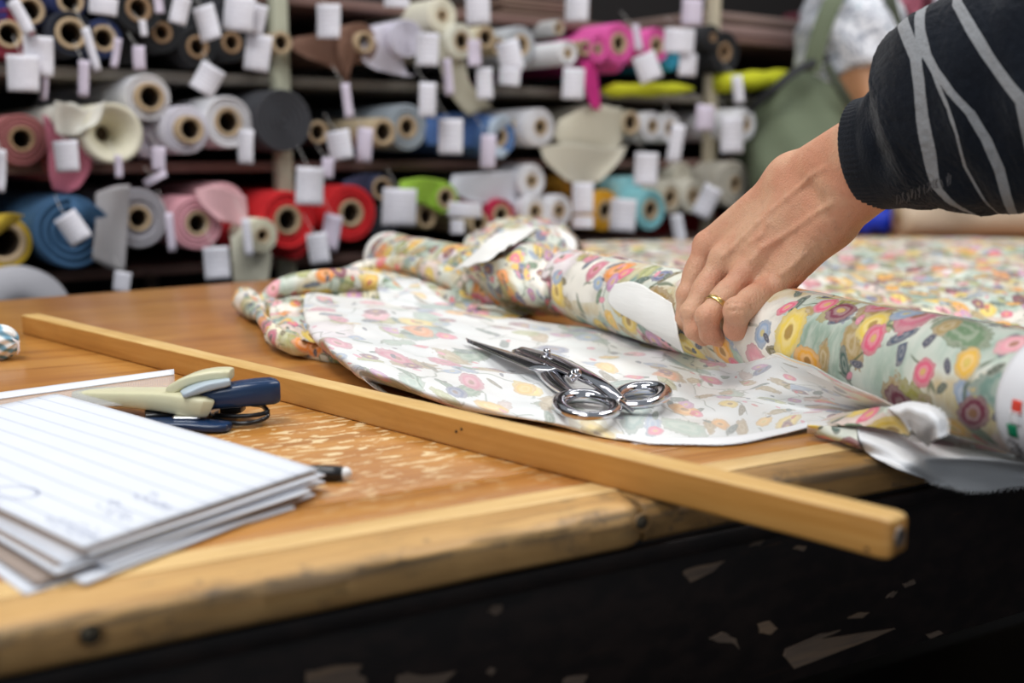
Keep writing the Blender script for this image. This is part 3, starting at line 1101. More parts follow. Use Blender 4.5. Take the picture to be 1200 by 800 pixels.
# --- the long bolt under the hand
BR = 0.0395
ba = R(66.68)
BD = Vector((-math.cos(ba), math.sin(ba), 0))
BP = Vector((0.187, 1.0, TZ + 0.0515))
def bolt_t(px):                      # distance along the axis whose image column is px
    lo_, hi_ = -0.6, 1.2
    for _ in range(50):
        m = (lo_ + hi_) / 2
        p = BP + BD * m - CO
        x = 600 + F * p.x / (p.y * math.cos(TH) - p.z * math.sin(TH))
        if x > px: lo_ = m
        else: hi_ = m
    return lo_
bolt = empty('fabric_bolt', (BP.x, BP.y, TZ), 0)
tag(bolt, 'long bright floral bolt of cloth gripped by the hand, white paper band at its end', 'fabric bolt')
t0, t1 = -0.46, bolt_t(668)
def wr(L, a):
    l = L + t0
    n1 = noise.noise(Vector((l * 9 + a * 0.5, math.cos(a) * 1.2, math.sin(a) * 1.2)))
    n2 = noise.noise(Vector((l * 40 + a * 1.3, math.cos(a) * 1.5, math.sin(a) * 1.5 + 4)))
    far = max(0.0, (l - 0.18) / 0.3)
    return 0.0016 * n1 + (0.0006 + 0.0028 * far) * n2
path = [BP + BD * (t0 + (t1 - t0) * i / 159) for i in range(160)]
tube('rolled_cloth', path, BR, M['print'], bolt, 72, disp=wr)
tube('cardboard_core', [BP + BD * (t0 - 0.02), BP + BD * (t0 + 0.01)], 0.018, plain('cardboard', (0.42, 0.30, 0.18), 0.85), bolt, 32).data.polygons.foreach_set('use_smooth', [False] * 34)
# surface of the bolt: distance s along the axis, angle a (0 = top, 90 = towards the camera)
BS = Vector((-math.sin(ba), -math.cos(ba), 0))
if BS.y > 0: BS = -BS
def bsurf(s, a, lift=0.001):
    n_ = Vector((0, 0, 1)) * math.cos(a) + BS * math.sin(a)
    return BP + BD * s + n_ * (BR + 0.001 + lift), n_
def bhit(px, py):
    """s and angle of the bolt surface seen at a pixel"""
    r = ray(px, py)
    o = CO - BP
    rd = r - BD * r.dot(BD); od = o - BD * o.dot(BD)
    A, B_, C_ = rd.dot(rd), 2 * rd.dot(od), od.dot(od) - (BR + 0.002) ** 2
    D = B_ * B_ - 4 * A * C_
    t = (-B_ - math.sqrt(max(D, 0))) / (2 * A)
    p = CO + r * t - BP
    return p.dot(BD), math.atan2(p.dot(BS), p.z)
def bpatch(name, s0, s1, a0, a1, mat, parent, lift, edge=None, n=28, m=30, thick=0.0004):
    vs, uv, fs = [], [], []
    for i in range(n):
        for j in range(m):
            a = a0 + (a1 - a0) * j / (m - 1)
            lo2 = edge(a) if edge else s1
            s = s0 + (lo2 - s0) * i / (n - 1)
            vs.append(bsurf(s, a, lift)[0]); uv.append((s, a * BR))
    fs = [(i * m + j, i * m + j + 1, (i + 1) * m + j + 1, (i + 1) * m + j) for i in range(n - 1) for j in range(m - 1)]
    o = mesh(name, vs, fs, mat, parent, uv=uv)
    return solid(o, thick, 0)
M['label'] = plain('white_paper_band', (0.80, 0.80, 0.83), 0.45)
s_mid, _ = bhit(1167, 475)
band = bpatch('paper_band', t0 - 0.002, s_mid, -0.9, 2.75, M['label'], bolt, 0.0016, edge=lambda a: s_mid - 0.004 * ((a - 1.35) / 1.3) ** 2)
fl = {}
for nm, (xa, ya), colr in (('red', (1193, 477), (0.72, 0.06, 0.035)), ('white', (1191, 490), (0.82, 0.82, 0.84)), ('green', (1188, 504), (0.0, 0.22, 0.10))):
    s, a = bhit(xa, ya)
    o = bpatch('flag_square', s - 0.0036, s + 0.0036, a - 0.10, a + 0.10, plain(nm + '_print', colr, 0.5), band, 0.0022, n=4, m=6, thick=0.0002)
    tag(o, nm + ' square of the small flag on the band')
def bs2(px, py):
    s, a = bhit(px, py)
    return bsurf(s, a, 0.0024)
rr = random.Random(12)
st = []
for (x, y) in ((1186, 516), (1191, 520), (1196, 522), (1190, 526), (1195, 529), (1199, 527), (1194, 535), (1199, 536)):
    a0 = rr.uniform(0, 6)
    st.append([(x + 2.6 * math.cos(a0 + k * .6) + rr.uniform(-.5, .5), y + 3.0 * math.sin(a0 + k * .6)) for k in range(8)])
tx = ribbon('band_print', st, 0.0008, M['black'], bolt, bs2)
# loose white end of cloth folded back over the bolt beside the fingers
fa = empty('tmp'); bpy.data.objects.remove(fa)
def bq(px, py, lift): 
    s, a = bhit(px, py)
    return bsurf(s, a, lift)[0]
rows = [[bq(722, 334, .003), bq(745, 332, .004), bq(768, 343, .004), bq(790, 356, .004)],
        [bq(714, 350, .003), bq(745, 356, .007), bq(772, 366, .008), bq(798, 376, .006)],
        [bq(722, 362, .003), bq(752, 374, .006), bq(778, 384, .008), bq(803, 392, .008)],
        [bq(738, 372, .002), bq(765, 386, .004), bq(785, 396, .006), bq(808, 408, .008)]]
tag(patch('folded_flap', rows, M['whiteback'], bolt, 40, 30, 0.0008, wob=0.002, wscale=45), 'white underside of the cloth folded out as a flap')

# --- small far roll
def g3(px, py, d): return atd(px, py, d)
fr_ = empty('fabric_bolt', at(505, 320))
tag(fr_, 'short floral roll with white rim at the back, left of the long bolt', 'fabric bolt')
dd = Vector((-0.48, 0.877, 0)).normalized()
c0_ = at(458, 330); c0_.z = TZ + 0.040; c0_ = c0_ + Vector((0.0, -0.02, 0))
c1_ = c0_ - dd * 0.42
pth = [c0_.lerp(c1_, i / 60) for i in range(61)]
tube('rolled_cloth', pth, 0.0385, M['print2'], fr_, 48, disp=lambda L, a: 0.0018 * noise.noise(Vector((L * 20, math.cos(a), math.sin(a)))))
tube('white_rim', [c0_ + dd * 0.012, c0_ + dd * 0.008, c0_ - dd * 0.004, c0_ - dd * 0.006], [0.034, 0.0392, 0.0402, 0.0395], M['whiteback'], fr_, 48)

# --- one big cut length of cloth: bunch, rolled fold, spread panel, tail
cut = empty('floral_cloth', at(640, 450))
tag(cut, 'cut length of floral cloth, pale reverse side up, with the scissors lying on it', 'cloth')
def row(l): return [at(*p) for p in l]
rowsA = [
    row([(372, 350, .024), (440, 357, .020), (520, 368, .014), (600, 378, .010), (680, 388, .006), (760, 401, .005), (838, 411, .020), (888, 411, .040), (962, 444, .038), (1048, 479, .031)]),
    row([(364, 345, .034), (440, 351, .030), (520, 364, .022), (600, 373, .016), (680, 384, .012), (760, 397, .010), (835, 408, .024), (885, 405, .045), (965, 438, .043), (1048, 476, .036)]),
    row([(362, 362, .036), (440, 366, .031), (520, 376, .022), (600, 386, .014), (684, 396, .010), (765, 408, .010), (838, 424, .019), (893, 417, .040), (967, 446, .038), (1048, 478, .034)]),
    row([(366, 378, .036), (445, 383, .030), (525, 394, .020), (606, 404, .012), (690, 412, .009), (770, 424, .010), (843, 440, .008), (900, 438, .028), (967, 458, .028), (1049, 480, .030)]),
    row([(378, 394, .035), (460, 402, .028), (540, 414, .017), (614, 424, .011), (700, 432, .009), (778, 440, .010), (836, 455, .004), (900, 460, .016), (966, 469, .019), (1050, 482, .025)]),
    row([(395, 410, .033), (476, 422, .026), (556, 434, .016), (626, 444, .011), (708, 452, .009), (782, 458, .009), (836, 468, .003), (902, 473, .008), (966, 476, .013), (1050, 484, .021)]),
    row([(414, 424, .030), (494, 442, .023), (572, 456, .016), (640, 465, .011), (715, 472, .007), (788, 478, .006), (848, 484, .004), (908, 483, .005), (968, 482, .009), (1050, 486, .018)]),
    row([(428, 437, .024), (508, 460, .018), (586, 475, .013), (650, 484, .009), (722, 492, .005), (792, 496, .004), (852, 497, .003), (910, 492, .004), (970, 487, .007), (1050, 487, .016)]),
    row([(440, 447, .014), (520, 472, .010), (596, 488, .007), (660, 498, .005), (728, 507, .003), (794, 509, .002), (855, 509, .002), (912, 500, .003), (970, 491, .006), (1050, 488, .015)]),
    row([(446, 449, .004), (526, 474, .003), (602, 490, .002), (664, 502, .002), (730, 515, .0015), (796, 516, .0015), (857, 516, .0015), (914, 506, .002), (971, 494, .005), (1051, 488, .014)]),
]
# the left side rolls down to the table
for i_, r_ in enumerate(rowsA):
    px_, py_ = ((372, 350), (364, 345), (362, 362), (366, 378), (378, 394), (395, 410), (414, 424), (428, 437), (440, 447), (446, 449))[i_]
    h_ = r_[0].z - TZ
    r_[0:0] = [at(px_ + 16, py_ + 14, max(.003, h_ * .25)), at(px_ + 1, py_ + 10, h_ * .62)]
def folds(p, u, v):
    w_ = math.sin(math.pi * min(1, v * 1.15)) * (1 - 0.5 * u)
    z = 0.0034 * math.sin(u * 40 + 5 * noise.noise(Vector((u * 3, v * 3, 2)))) * (v > 0.3) * (0.4 if v < .5 else 1) * max(0, 1 - u * 1.6) * w_
    z += 0.0016 * noise.noise(Vector((u * 9, v * 4, 9)))
    # shallow creases radiating from the hand side
    z += 0.0030 * math.sin((u + v * 0.35) * 34) * max(0, 1 - abs(u - 0.72) * 5) * (1 - v)
    p.z = max(p.z + z, TZ + 0.0012)
    return p
tag(patch('spread_panel', rowsA, M['faded'], cut, 160, 80, 0.0007, wob=0.0045, wscale=17, fn=folds), 'pale printed reverse side spread flat')
# raw white border along the front edge
bd_rows = [row([(722, 508, .0036), (760, 513, .003), (800, 513, .0028), (857, 511, .0028), (914, 502, .0038), (971, 490, .0075), (1048, 486, .0165)]),
           row([(722, 513, .0024), (760, 519, .0018), (800, 520, .0018), (857, 520, .0018), (914, 509, .0028), (971, 496, .006), (1048, 489, .015)])]
patch('raw_border', bd_rows, M['selvage'], cut, 80, 6, 0.0006)
# bunch: rolled bright cloth at the back left
def tubepx(name, pts, rads, mat, parent, n=70, seg=36, w1=0.12, flat=1.0, seed=0):
    A = cr([tuple(at(*p)) + (r,) for p, r in zip(pts, rads)], n)
    path = [Vector(a[:3]) for a in A]
    rr_ = [a[3] for a in A]
    k = [0]
    def dsp(L, a):
        return rads[0] * w1 * (noise.noise(Vector((L * 26, math.cos(a) * 1.1, math.sin(a) * 1.1 + seed))) + 0.5 * noise.noise(Vector((L * 80, math.cos(a) * 2.5, math.sin(a) * 2.5 + seed))) + 0.7 * math.sin(a * 3 + L * 60))
    return tube(name, path, rr_, mat, parent, seg, flat=flat, disp=dsp)
# (height given is the centre of the fold above the table)
mound = [
    row([(296, 352, .004), (345, 330, .004), (430, 314, .004), (510, 318, .004), (590, 345, .004), (628, 366, .004)]),
    row([(300, 348, .012), (350, 326, .026), (430, 312, .032), (510, 322, .030), (590, 348, .018), (622, 364, .008)]),
    row([(302, 356, .018), (352, 338, .030), (430, 324, .034), (505, 332, .030), (582, 354, .016), (618, 369, .007)]),
    row([(298, 362, .020), (352, 345, .030), (430, 332, .036), (505, 344, .028), (575, 360, .018), (612, 371, .008)]),
    row([(306, 372, .012), (356, 362, .016), (430, 352, .020), (500, 362, .014), (570, 368, .010), (606, 374, .005)]),
    row([(316, 388, .003), (362, 376, .006), (430, 366, .006), (498, 372, .004), (565, 375, .004), (600, 377, .003)]),
]
patch('bunched_fold', mound, M['print3'], cut, 80, 50, 0.001, wob=0.007, wscale=24, seed=3)
tubepx('rolled_fold', [(305, 356, .018), (328, 338, .036), (368, 330, .043), (415, 329, .042), (448, 334, .036), (474, 346, .026)], [.006, .0115, .0150, .0145, .0125, .006], M['print2'], cut, seed=2, w1=0.10)
tubepx('rolled_fold', [(396, 322, .030), (430, 311, .040), (475, 309, .046), (520, 322, .043), (560, 338, .032), (600, 353, .021), (626, 365, .010)], [.005, .008, .0115, .0145, .0155, .013, .005], M['print'], cut, seed=5, w1=0.10)
tubepx('rolled_fold', [(322, 352, .022), (306, 358, .024), (308, 374, .022), (324, 392, .018), (345, 404, .014), (368, 408, .012)], [.004, .005, .0065, .009, .010, .006], M['print3'], cut, seed=8, w1=0.12)
tubepx('rolled_fold', [(292, 352, .018), (286, 350, .017), (294, 358, .017), (308, 372, .014)], [.005, .015, .015, .006], M['print3'], cut, seed=11, w1=0.15)
tubepx('rolled_fold', [(318, 392, .016), (345, 402, .013), (375, 409, .011), (405, 414, .010), (432, 418, .009), (448, 424, .008)], [.009, .0115, .011, .010, .010, .006], M['print2'], cut, seed=14, w1=0.14)
inner = [row([(318, 352, .024), (335, 350, .030), (362, 350, .034), (390, 352, .034)]),
         row([(316, 366, .026), (338, 362, .022), (362, 364, .022), (392, 366, .032)]),
         row([(320, 382, .022), (342, 380, .026), (368, 384, .030), (396, 390, .032)]),
         row([(332, 396, .016), (352, 399, .020), (380, 403, .022), (412, 412, .022)])]
patch('inner_fold', inner, M['print'], cut, 30, 30, 0.001, wob=0.008, wscale=40, seed=6)
fold2 = [row([(440, 330, .036), (465, 326, .038), (490, 327, .038)]),
         row([(444, 345, .032), (480, 344, .032), (520, 351, .026)]),
         row([(448, 356, .028), (500, 363, .022), (560, 373, .013)])]
patch('triangular_fold', fold2, M['faded'], cut, 40, 24, 0.0008, wob=0.006, wscale=30, seed=8, uvo=(.3, .1))
peek = [row([(452, 424, .0015), (478, 436, .0015), (505, 448, .0015)]),
        row([(432, 424, .002), (460, 440, .002), (492, 452, .002)]),
        row([(418, 434, .0015), (440, 443, .0015), (480, 452, .0015)])]
patch('under_corner', peek, M['faded'], cut, 30, 16, 0.0008, uvo=(.8, .5))
# draped piece between the far roll and the long bolt
drape = [
    row([(556, 290, .004), (585, 268, .010), (625, 262, .020), (664, 270, .010), (684, 290, .004)]),
    row([(548, 276, .070), (580, 262, .082), (612, 256, .090), (650, 264, .084), (674, 282, .066)]),
    row([(540, 300, .070), (576, 290, .082), (606, 280, .090), (640, 284, .086), (668, 296, .072)]),
    row([(550, 322, .052), (580, 318, .064), (606, 312, .070), (636, 318, .066), (662, 322, .058)]),
    row([(575, 342, .028), (592, 345, .038), (614, 346, .042), (640, 350, .040), (662, 350, .034)]),
    row([(598, 360, .008), (610, 364, .008), (628, 368, .008), (650, 370, .008), (668, 372, .006)]),
]
patch('draped_fold', drape, M['print'], cut, 70, 60, 0.001, wob=0.014, wscale=26, seed=12, uvo=(.2, .9))
white1 = [row([(560, 306, .070), (585, 292, .086), (612, 280, .094), (628, 268, .096)]),
          row([(548, 312, .066), (572, 304, .080), (594, 286, .090), (610, 262, .096)]),
          row([(530, 318, .056), (552, 300, .074), (570, 282, .088), (590, 268, .094)])]
patch('white_turnback', white1, M['whiteback'], cut, 30, 24, 0.001, wob=0.004, wscale=40, seed=1)
tubepx('white_roll', [(632, 276, .080), (640, 276, .080), (656, 282, .076), (666, 290, .072), (668, 298, .066)], [.006, .014, .016, .014, .006], M['whiteback'], cut, seed=17, w1=0.12, n=30)

# tail at the right, folded and hanging over the table edge
c1 = [row([(985, 484, .014), (1012, 480, .024), (1040, 477, .034)]) + row([(1066, 484, .036), (1072, 502, .028)]),
      row([(960, 494, .010), (1000, 489, .020), (1036, 486, .030)]) + row([(1060, 494, .030), (1068, 506, .026)]),
      row([(945, 501, .006), (985, 498, .016), (1020, 500, .020)]) + row([(1050, 506, .020), (1064, 512, .020)])]
patch('bright_turnback', c1, M['print'], cut, 40, 24, 0.0008, wob=0.002, wscale=40, uvo=(.55, .33))
curl = [row([(1040, 478, .034), (1066, 471, .040), (1092, 476, .042), (1108, 490, .040), (1109, 510, .034)]),
        row([(1046, 482, .036), (1066, 477, .044), (1086, 482, .046), (1098, 494, .042), (1100, 514, .032)]),
        row([(1056, 490, .034), (1066, 488, .038), (1078, 494, .038), (1086, 504, .034), (1092, 518, .024)]),
        row([(1066, 504, .028), (1070, 504, .028), (1074, 510, .026), (1080, 516, .022), (1088, 524, .016)])]
patch('curled_corner', curl, M['selvage'], cut, 50, 30, 0.0008, wob=0.0016, wscale=70)
def e_(px, py, o=0.0025): return ate(px, py, o)
tail = [[at(946, 494, .012), at(1000, 492, .014), at(1050, 497, .010), at(1100, 503, .006), at(1150, 512, .006), at(1215, 535, .006)],
        [at(946, 500, .010), at(998, 503, .014), at(1048, 512, .012), at(1098, 514, .005), at(1150, 522, .005), at(1215, 543, .004)],
        [at(946, 507, .004), at(996, 517, .006), at(1046, 530, .006), at(1096, 527, .004), at(1150, 530, .004), at(1215, 548, .003)]]
patch('tail_panel', tail, M['faded'], cut, 80, 20, 0.0007, wob=0.0012, wscale=40, uvo=(.47, .21))
t3 = [[at(946, 498, .012), at(985, 500, .014), at(1004, 503, .015)], [at(950, 505, .006), at(986, 513, .009), at(1006, 519, .010)], [at(958, 512, .002), at(988, 519, .003), at(1010, 527, .004)]]
patch('bright_turnback', t3, M['print2'], cut, 24, 14, 0.0008)
hem = [[at(1004, 500, .0155), at(1040, 505, .014), at(1064, 516, .011), at(1100, 521, .006), at(1150, 527, .005), at(1210, 538, .004), at(1260, 550, .004)],
       [at(1007, 514, .012), at(1040, 523, .010), at(1066, 532, .006), at(1100, 536, .003), at(1150, 539, .003), at(1210, 546, .003), at(1260, 560, .003)],
       [at(1014, 528, .003), at(1044, 540, .002), at(1072, 546, .001), e_(1105, 545, .004), e_(1150, 547, .006), e_(1210, 556, .008), e_(1260, 566, .008)],
       [at(1026, 537, .0015), at(1055, 550, .0015), e_(1090, 563, .004), e_(1120, 570, .005), e_(1150, 575, .006), e_(1210, 569, .008), e_(1260, 578, .008)]]
patch('white_border', hem, M['selvage'], cut, 90, 30, 0.0007, wob=0.0006, wscale=60)
# frayed threads along the torn edges
rr = random.Random(5)
vs, fs = [], []
def thread(p, d, l):
    k = len(vs)
    s = Vector((-d.y, d.x, 0)).normalized() * 0.00025
    b_ = p + d * l * 0.5 + Vector((rr.uniform(-1, 1), rr.uniform(-1, 1), 0)) * 0.0006
    e__ = p + d * l + Vector((rr.uniform(-1, 1), rr.uniform(-1, 1), rr.uniform(-.5, 1))) * 0.0010
    vs.extend([p + s, p - s, b_ + s * .8, b_ - s * .8, e__])
    fs.extend([(k, k + 1, k + 3, k + 2), (k + 2, k + 3, k + 4)])
E1 = cr([tuple(p) for p in [e_(1086, 562, .005), e_(1120, 570, .006), e_(1150, 575, .007), e_(1210, 569, .009)]], 170)
for p in E1:
    for _ in range(3):
        thread(Vector(p) + Vector((rr.uniform(-1, 1) * .0008, 0, .0006)), Vector((rr.uniform(-.7, .7), -.15, -1)).normalized(), rr.uniform(.0015, .0045))
E2 = cr([tuple(at(*p)) for p in [(740, 519, .002), (800, 520, .002), (857, 520, .002), (914, 509, .002), (971, 496, .002), (1040, 484, .004)]], 200)
for p in E2:
    for _ in range(2):
        thread(Vector(p), Vector((rr.uniform(-.5, .5), -1, -.1)).normalized(), rr.uniform(.001, .0025))
E3 = cr([tuple(at(*p)) for p in [(1066, 471, .041), (1092, 476, .043), (1108, 490, .041), (1109, 510, .035)]], 90)
for p in E3:
    for _ in range(2):
        thread(Vector(p), Vector((1, rr.uniform(-.6, .6), rr.uniform(-.4, .4))).normalized(), rr.uniform(.001, .0028))
tag(mesh('frayed_thread', vs, fs, M['selvage'], cut, False), kind='stuff')

# --- back cloth lying over the far part of the table
bc = empty('floral_cloth', at(1000, 300))
tag(bc, 'floral cloth spread in soft ripples over the far side of the table behind the bolt', 'cloth')
def brow(pts): return [at(*p) for p in pts]
back = [brow([(672, 284, .004), (760, 281, .006), (900, 280, .008), (1050, 277, .008), (1230, 280, .010), (1330, 283, .010)]),
        brow([(676, 290, .012), (760, 287, .010), (900, 287, .016), (1050, 285, .016), (1230, 290, .014), (1330, 296, .014)]),
        brow([(684, 298, .006), (770, 296, .008), (900, 296, .008), (1050, 297, .008), (1230, 303, .010), (1330, 310, .010)]),
        brow([(700, 306, .012), (780, 306, .010), (905, 309, .014), (1050, 311, .016), (1230, 319, .014), (1330, 328, .014)]),
        brow([(720, 314, .008), (790, 316, .008), (915, 322, .008), (1060, 327, .010), (1230, 337, .010), (1330, 346, .010)]),
        brow([(740, 322, .010), (800, 326, .012), (925, 335, .014), (1070, 344, .018), (1230, 358, .018), (1330, 368, .018)]),
        brow([(760, 334, .004), (830, 340, .004), (940, 350, .004), (1080, 364, .006), (1230, 384, .006), (1330, 400, .006)]),
        brow([(780, 346, .003), (850, 352, .003), (950, 366, .003), (1090, 384, .003), (1230, 410, .003), (1330, 430, .003)])]
patch('spread_cloth', back, M['print3'], bc, 120, 80, 0.0008, wob=0.012, wscale=14, seed=4)

# beige bolt and blue bag at the far edge
bb = empty('fabric_bolt', at(1130, 278))
tag(bb, 'thick plain beige bolt lying at the far edge of the table beneath the striped sleeve', 'fabric bolt')
pb0 = at(1052, 279); pb0.z = TZ + 0.056
bdirr = Vector((math.cos(R(2)), math.sin(R(2)), 0))
tube('rolled_cloth', [pb0 + bdirr * (0.8 * i / 40) for i in range(41)], 0.054, cloth_mat((0.62, 0.50, 0.38), 0.8, 0.08, 'beige_cloth'), bb, 40, disp=lambda L, a: 0.001 * noise.noise(Vector((L * 8, math.cos(a), math.sin(a)))))
tube('cardboard_core', [pb0 - bdirr * 0.004, pb0 + bdirr * 0.01], 0.02, plain('cardboard', (0.42, 0.30, 0.18), 0.85), bb, 24)
bg = empty('plastic_bag', at(1010, 276))
tag(bg, 'bright blue bag lying behind the wrist at the far edge of the table', 'bag')
bc0 = at(1012, 276); 
def bagf(P):
    d = caps_sdf(P, bc0 + Vector((-.075, .03, .024)), bc0 + Vector((.05, .03, .034)), .024, .034)
    d = smin(d, caps_sdf(P, bc0 + Vector((.0, .035, .05)), bc0 + Vector((.03, .04, .06)), .03, .02), .02)
    return (d + 0.004 * np.sin(P[..., 0] * 120 + P[..., 2] * 90) * np.sin(P[..., 1] * 80)).astype(np.float32)
sdf_obj('bag_body', bagf, bc0 + Vector((-.13, -.03, -.01)), bc0 + Vector((.12, .11, .1)), .004, plain('blue_plastic', (0.008, 0.04, 0.55), 0.45), bg, 1)

# ================================================================ SCISSORS
def chrome():
    n = Nodes('polished_steel')
    f = n.noise(n.obj(), 60, 3)
    return n.set((0.62, 0.62, 0.66), n.m('ADD', 0.07, n.m('MULTIPLY', f, 0.08)), 1.0)
M['steel2'] = chrome()
HS = 0.0135                                       # height of the cloth under the scissors
tip, piv = at(546, 398, .022), at(642, 428, .021)
scs = empty('tailor_scissors', at(660, 440, .01))
tag(scs, 'large chrome tailor scissors lying on the pale cloth in front of the hand', 'scissors')
def blade(name, tp, pv, heel, w0, w1, th, side, mat):
    """tapering blade from heel through pivot to the tip; side is the direction of its broad back"""
    ax = (tp - pv)
    Ln = ax.length
    t = ax / Ln
    up = Vector((0, 0, 1))
    s = t.cross(up).normalized() * side
    up = s.cross(t).normalized() * (1 if s.cross(t).z > 0 else -1)
    n = 40
    vs = []
    for i in range(n):
        q = i / (n - 1)
        l = -heel + (Ln + heel) * q
        wd = w1 + (w0 - w1) * (1 - q) ** 0.9
        if q > 0.93: wd *= max(0.12, (1 - q) / 0.07)
        if q < 0.12: wd *= 0.65 + 0.35 * q / 0.12
        c = pv + t * l
        h_ = th * (1 - 0.5 * q)
        # section: flat inner edge, ridge, bevelled cutting edge
        for a, z in ((-0.15, 0), (-0.15, h_ * 0.5), (0.35, h_), (0.62, h_ * 0.95), (1.0, h_ * 0.15), (1.0, 0)):
            vs.append(c + s * (a * wd) + up * z)
    m = 6
    fs = [(i * m + k, i * m + (k + 1) % m, (i + 1) * m + (k + 1) % m, (i + 1) * m + k) for i in range(n - 1) for k in range(m)]
    fs += [tuple(range(m))[::-1], tuple((n - 1) * m + k for k in range(m))]
    o = mesh(name, vs, fs, mat, scs)
    bm = bmesh.new(); bm.from_mesh(o.data); bmesh.ops.recalc_face_normals(bm, faces=bm.faces); bm.to_mesh(o.data); bm.free()
    return bevel(o, 0.0005, 2)
blade('blade', tip, piv, 0.030, 0.026, 0.004, 0.0042, -1, M['steel2'])
tag(blade('blade', tip + Vector((0.001, .001, -0.002)), piv + Vector((0, 0, -0.0045)), 0.030, 0.020, 0.004, 0.004, 1, M['steel2']), 'lower blade')
# pivot bolt with slotted head
pv = at(641, 421, .025)
pt = empty('tmp'); bpy.data.objects.remove(pt)
tube('pivot_screw', [pv + Vector((0, 0, z)) for z in (-.006, .003, .0035, .0045)], [.0058, .0058, .005, .003], M['steel2'], scs, 24)
tube('pivot_nut', [pv + Vector((0, 0, z)) for z in (.0035, .0085, .0095)], [.0032, .0032, .002], M['steel2'], scs, 10)
# shanks
def shank(name, pts, rads, n=40, flat=0.5):
    A = cr([tuple(at(*p)) + (r,) for p, r in zip(pts, rads)], n)
    return tube(name, [Vector(a[:3]) for a in A], [a[3] for a in A], M['steel2'], scs, 18, flat=flat)
shank('shank', [(606, 412, .020), (638, 432, .018), (652, 448, .017), (664, 458, .017), (676, 463, .018)], [.0060, .0110, .0090, .0070, .0062])
shank('shank', [(612, 410, .024), (650, 424, .024), (684, 440, .025), (706, 452, .024), (718, 462, .021), (726, 470, .018)], [.0060, .0110, .0090, .0075, .0066, .0060])
shank('stop_stud', [(668, 444, .026), (674, 438, .030), (678, 436, .032)], [.004, .0045, .003], 12, 1)
def loop(name, c, rx, ry, rot, tilt, rad, flat=0.8, roll=0.0):
    C = at(*c)
    P = []
    rz_ = Matrix.Rotation(rot, 3, 'Z'); ti = Matrix.Rotation(tilt, 3, 'X'); ro = Matrix.Rotation(roll, 3, 'Y')
    rads = []
    n = 64
    for i in range(n):
        a = 2 * math.pi * i / n
        sx = math.copysign(abs(math.cos(a)) ** 0.9, math.cos(a)) * rx
        sy = math.copysign(abs(math.sin(a)) ** 0.9, math.sin(a)) * ry
        P.append(C + rz_ @ (ti @ (ro @ Vector((sx, sy, 0)))))
        rads.append(rad * (1.0 + 0.25 * math.sin(a)))
    return tube(name, P, rads, M['steel2'], scs, 18, closed=True, flat=flat)
loop('finger_loop', (688, 475, .016), .0200, .031, 0.10, R(1), .0056)
loop('thumb_loop', (750, 464, .016), .0180, .027, -0.30, R(2), .0060, roll=R(-5))
shank('loop_bridge', [(722, 468, .019), (731, 474, .015), (742, 482, .010)], [.006, .0055, .005], 14)

# ================================================================ THE HAND AND STRIPED SLEEVE
def skin_mat(name, base, red, dark, bscale=1.0):
    n = Nodes(name)
    p = n.obj()
    fine = n.noise(p, 700, 3, 0.6)
    a = n.noise(p, 28, 4)
    b = n.noise(p, 130, 4, 0.6)
    c = n.mix(n.step(a, 0.35, 0.68), base, red)
    c = n.mix(n.m('MULTIPLY', n.step(b, 0.52, 0.75), 0.30), c, dark)
    vo = n.new('ShaderNodeTexVoronoi', feature='DISTANCE_TO_EDGE'); n.put(vo.inputs['Vector'], n.v('ADD', p, n.v('SCALE', n.noise(p, 300, 2, color=True), sc=0.003))); vo.inputs['Scale'].default_value = 420
    h = n.m('ADD', n.m('MULTIPLY', fine, 0.5), n.m('MULTIPLY', vo.outputs['Distance'], 0.8))
    h = n.m('ADD', h, n.m('MULTIPLY', n.noise(p, 110, 3), 1.2))
    h = n.m('ADD', h, n.m('MULTIPLY', n.noise(n.v('MULTIPLY', p, (260, 260, 70)), 1.0, 3, 0.6, 1.2), 1.1))
    n.bump(h, 0.55 * bscale, 0.0012)
    return n.set(c, 0.48, Subsurface_Weight=0.12, Subsurface_Radius=(0.010, 0.004, 0.002), Subsurface_Scale=0.4, Specular_IOR_Level=0.4)
M['skin'] = skin_mat('fair_skin', (0.64, 0.37, 0.235), (0.62, 0.29, 0.18), (0.42, 0.22, 0.14))

